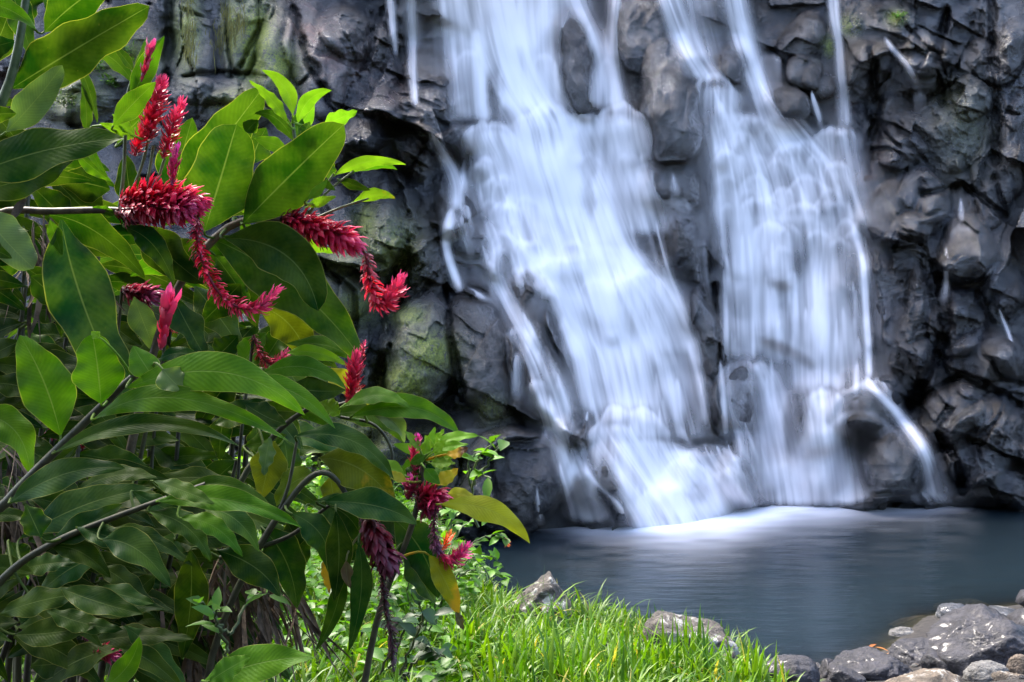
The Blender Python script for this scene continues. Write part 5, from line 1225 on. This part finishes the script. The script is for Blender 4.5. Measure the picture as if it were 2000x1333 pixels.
# low broad-leaved ground cover behind the ginger
x, y = scatter(15000, -7.2, -.25, 4.3, 11.2)
ok = (np.interp(x, SHX, SHY) - y > .0) & (x > -y * .65) & (vnoise(x * 1.5, y * 1.5, 71) > .22)
x, y = x[ok], y[ok]; n = len(x)
hgt = np.clip(.42 * vnoise(x * 1.1, y * 1.1, 72) + .12, .05, .6) * g.uniform(.2, 1.0, n) ** .5
c3 = np.stack([x, y, bank_height(x, y) + hgt], -1)
kk = g.uniform(0, 1, (n, 1)); tn = np.array((.022, .08, .003)) * (1 - kk) + np.array((.075, .20, .006)) * kk
v, q, c = leaf_cloud(c3, rnd_dir(n), unit(np.stack([g.normal(0, .4, n), g.normal(0, .4, n), np.ones(n)], -1)), g.uniform(.05, .12, n), g.uniform(.014, .032, n), tn)
sv, sq = [], []
tag(mesh_obj("undergrowth", v, quads=q, mat=TINT, cattrs=dict(tint=c)), "bright small leaved undergrowth on the bank behind the ginger clump", "undergrowth", kind="stuff")

# leafy sprigs at the water's edge
def sprig(label, stems, Y, seed, nl, ll, lw, tint, name="shrub", flowers=()):
    r = np.random.default_rng(seed)
    p0 = at(*stems[0][0][:2], Y)
    root = thing(name, label, "shrub", (p0[0], p0[1], bank_height(p0[:1], p0[1:2])[0]))
    C_, A_, = [], []
    tv_, tq_, k = [], [], 0
    for pts in stems:
        c = smooth_path(path3(pts, Y), 20) + r.normal(0, .004, (20, 3)); c[:, 1] += np.linspace(0, r.normal(0, .12), 20)
        tv, tq = tube_geo(c, np.linspace(.005, .002, 20), 6); tv_.append(tv); tq_.append(tq + k); k += len(tv)
        T = unit(np.gradient(c, axis=0))
        for i in range(nl):
            j = 5 + int(14 * (i + .5) / nl)
            C_.append(c[j]); A_.append(unit(T[j] * .5 + unit(np.array((r.normal(), r.normal() * .7, r.normal() * .35 + .1))) * .9))
    o = mesh_obj("stem", np.concatenate(tv_), quads=np.concatenate(tq_), mat=STEM_G, parent=root)
    C_ = np.array(C_); A_ = np.array(A_); n = len(C_)
    kk = r.uniform(.6, 1.25, (n, 1))
    v, q, c = leaf_cloud(C_, A_, unit(np.stack([r.normal(0, .35, n), -.35 + r.normal(0, .3, n), np.ones(n)], -1)), ll * Y / FOC * r.uniform(.65, 1.2, n), lw * Y / FOC * r.uniform(.7, 1.2, n), np.array(tint)[None] * kk)
    mesh_obj("foliage", v, quads=q, mat=TINT, parent=root, cattrs=dict(tint=c))
    for pts in flowers:
        spike(root, pts, Y, 7, 16, spread=.6, color=(1.4, 5.0, .5))
    fix_parent(root)
    return root
BRT = (.10, .25, .008)
sprig("slender sapling with heart shaped light green leaves in front of the dark wet rock", [[(930, 1030), (925, 930), (945, 880), (975, 845)], [(935, 930), (965, 885), (985, 850)], [(925, 950), (935, 915), (960, 920)], [(925, 960), (915, 900), (948, 880)]], 3.4, 3, 4, 46, 11, BRT)
sprig("bright shrub with small round leaves and red blossoms leaning over the pool", [[(860, 1150), (900, 1080), (960, 1045), (990, 1055)], [(860, 1140), (890, 1050), (930, 1025), (960, 1035)], [(870, 1160), (910, 1100), (960, 1100), (985, 1125)], [(870, 1150), (900, 1070), (930, 1080), (970, 1130)], [(860, 1120), (870, 1040), (900, 1000), (925, 990)], [(850, 1120), (880, 1030), (875, 1000)], [(880, 1140), (930, 1110), (1000, 1135)], [(865, 1150), (890, 1120), (940, 1095)]], 4.6, 8, 13, 26, 8, BRT, flowers=[[(985, 1052), (989, 1058), (993, 1066)]])
sprig("dense leafy shrub at the water's edge under the yellow hanging leaf", [[(830, 1230), (840, 1150), (890, 1100)], [(840, 1230), (870, 1170), (920, 1150)], [(830, 1230), (860, 1110), (905, 1050)], [(820, 1230), (800, 1140), (830, 1080)], [(840, 1220), (880, 1150), (940, 1120)], [(850, 1220), (850, 1120), (870, 1060)], [(810, 1220), (790, 1130), (760, 1090)]], 4.8, 9, 18, 26, 9, BRT)
sprig("dark round leaved vine climbing round the dried hanging flower stalk", [[(740, 1320), (770, 1240), (740, 1170), (760, 1130)], [(780, 1320), (810, 1250), (830, 1180), (815, 1140)], [(760, 1300), (800, 1210), (850, 1200)], [(790, 1320), (840, 1270), (870, 1290)]], 3.2, 12, 9, 40, 14, (.030, .085, .020))
sprig("small leafy seedling with pointed light leaves in front of the dried leaf tangle", [[(450, 1290), (445, 1230), (440, 1180), (470, 1160)], [(445, 1240), (420, 1190), (395, 1160)], [(448, 1240), (470, 1190), (505, 1200)]], 2.6, 14, 5, 50, 11, (.085, .22, .02))
sprig("feathery bright bush glimpsed through the gap between the arching leaves and the mossy boulder", [[(620, 1010), (620, 940), (650, 880)], [(640, 1010), (660, 930), (700, 900)], [(600, 1010), (580, 930), (600, 890)], [(560, 1010), (560, 950), (540, 900)], [(480, 1000), (470, 930), (500, 880)], [(420, 990), (430, 920), (440, 860)]], 6.0, 16, 24, 20, 6, (.17, .35, .02))

# ------------------------------------------------------------------ tufts growing on the cliff
def cliff_depth(u, v):
    j = np.clip(np.searchsorted(gu, u), 0, len(gu) - 1); i = np.clip(np.searchsorted(gv, v), 0, len(gv) - 1)
    return D[i, j]
CT = [(240, 105, 34, 70, "bright fern tuft on the rock ledge beside the tallest pink bud", BRT), (190, 130, 26, 60, "small fern tuft growing on the rock just past the bright ledge fern", BRT), (225, 165, 22, 50, "pale fern sprout in a crack under the bright ledge fern", (.10, .2, .03)), (1750, 36, 14, 30, "tiny bright fern clinging to the wet rock near the top of the cliff", BRT), (130, 200, 30, 60, "mossy fern patch on the shaded ledge behind the large top leaves", (.06, .11, .02))]
for u, v_, r_, nb, lab, tn in CT:
    d = cliff_depth(u, v_); p = at(u, v_, d)
    nb_ = nb * 2
    c3 = p + np.stack([g.normal(0, r_ * .3, nb_) * d / FOC, -.02 - np.abs(g.normal(0, .08, nb_)), g.normal(0, r_ * .2, nb_) * d / FOC], -1)
    v, q, c = leaf_cloud(c3, unit(np.stack([g.normal(0, 1, nb_), -np.abs(g.normal(.5, .3, nb_)), g.normal(.3, .5, nb_)], -1)), unit(np.stack([g.normal(0, .3, nb_), -.5 + 0 * g.normal(0, .3, nb_), np.ones(nb_)], -1)), g.uniform(.04, .12, nb_), g.uniform(.004, .012, nb_), np.array(tn)[None] * g.uniform(.6, 1.2, (nb_, 1)))
    o = mesh_obj("fern", v - p, quads=q, mat=TINT, cattrs=dict(tint=c)); o.location = p
    tag(o, lab, "fern")
for pts, lab, sd in (([(372, -10), (368, 20), (372, 50), (370, 80)], "dry yellowish grass hanging in a thin curtain down the grey rock wall", 1), ([(440, 20), (452, 50), (425, 70), (470, 30)], "short withered grass hanging from the mossy rock joint", 2)):
    r = np.random.default_rng(sd); V_, Q_, C_, k = [], [], [], 0
    for i in range(150):
        a = pts[r.integers(0, len(pts))]; u0 = a[0] + r.normal(0, 7); v0 = a[1] + r.normal(0, 14); L = r.uniform(12, 42)
        s = np.linspace(0, 1, 5); uu = u0 + np.cumsum(r.normal(0, 1.6, 5)); vv2 = v0 + L * s
        dd = cliff_depth(u0, v0) - .05 - .05 * r.random()
        c = np.stack([(uu - 1000) / FOC * dd, dd + 0 * s, EYE - (vv2 - 666.5) / FOC * dd], -1)
        w = np.array((.002, .004, .004, .003, .0))[:, None] * np.array((1, .3, 0))
        V_.append(np.stack([c - w, c + w], 1).reshape(-1, 3)); Q_.append(grid_quads(5, 2) + k); k += 10
        C_.append(np.tile(np.array((.22, .20, .05, 1)) * r.uniform(.5, 1.2) , (10, 1)))
    tag(mesh_obj("hanging_grass", np.concatenate(V_), quads=np.concatenate(Q_), mat=TINT, cattrs=dict(tint=np.concatenate(C_))), lab, "hanging grass")

# ------------------------------------------------------------------ wood behind the viewer (unseen, added to darken what the wet rock mirrors)
n = 9000
az = g.uniform(math.radians(118), math.radians(242), n); R_ = g.uniform(17, 23, n)
top = 7.5 + 4.5 * vnoise(az * 6, az * 0, 91) + 1.5 * vnoise(az * 25, az * 0, 92)
h_ = g.uniform(0, 1, n) ** .8 * top
c3 = np.stack([np.sin(az) * R_, np.cos(az) * R_, h_], -1)
kk = g.uniform(0, 1, (n, 1))
v, q, c = leaf_cloud(c3, rnd_dir(n, 0), unit(g.normal(size=(n, 3)) + np.array((0, .6, .4))), g.uniform(.9, 1.8, n), g.uniform(.35, .7, n), np.array((.012, .035, .006)) * (1 - kk) + np.array((.03, .075, .012)) * kk)
tag(mesh_obj("unseen_forest", v, quads=q, mat=TINT, cattrs=dict(tint=c)), "dense dark wood added out of view to darken reflections in the wet rock", "unseen_forest", kind="stuff")

# tree added out of view beside the viewer, keeping sky light off the clump
tr_ = thing("shade_tree", "broad canopy added out of view to shade the ginger clump", "shade_tree", (-4.6, -1.0, .5))
tv, tq = tube_geo(smooth_path(np.array([(-4.6, -1.0, .3), (-4.5, -.9, 2.4), (-4.2, -.6, 4.4), (-3.4, .1, 6.3)]), 20), np.linspace(.24, .10, 20), 10)
mesh_obj("trunk", tv, quads=tq, mat=STEM_B, parent=tr_)
n = 5200
dd = rnd_dir(n, 0); dd[:, 2] = g.uniform(-1, 1, n); dd = unit(dd)
cc = np.array((-3.3, .0, 6.3)) + dd * np.array((3.6, 2.6, 1.5)) * (g.uniform(.25, 1, n) ** .5)[:, None] * (.75 + .35 * vnoise(dd[:, 0] * 3 + 9, dd[:, 1] * 3 + dd[:, 2] * 2, 33))[:, None]
kk = g.uniform(0, 1, (n, 1))
v, q, c = leaf_cloud(cc, rnd_dir(n, 0), unit(g.normal(size=(n, 3)) + np.array((0, 0, .8))), g.uniform(.22, .42, n), g.uniform(.07, .14, n), np.array((.015, .045, .008)) * (1 - kk) + np.array((.04, .10, .015)) * kk)
mesh_obj("crown", v, quads=q, mat=TINT, parent=tr_, cattrs=dict(tint=c))
fix_parent(tr_)
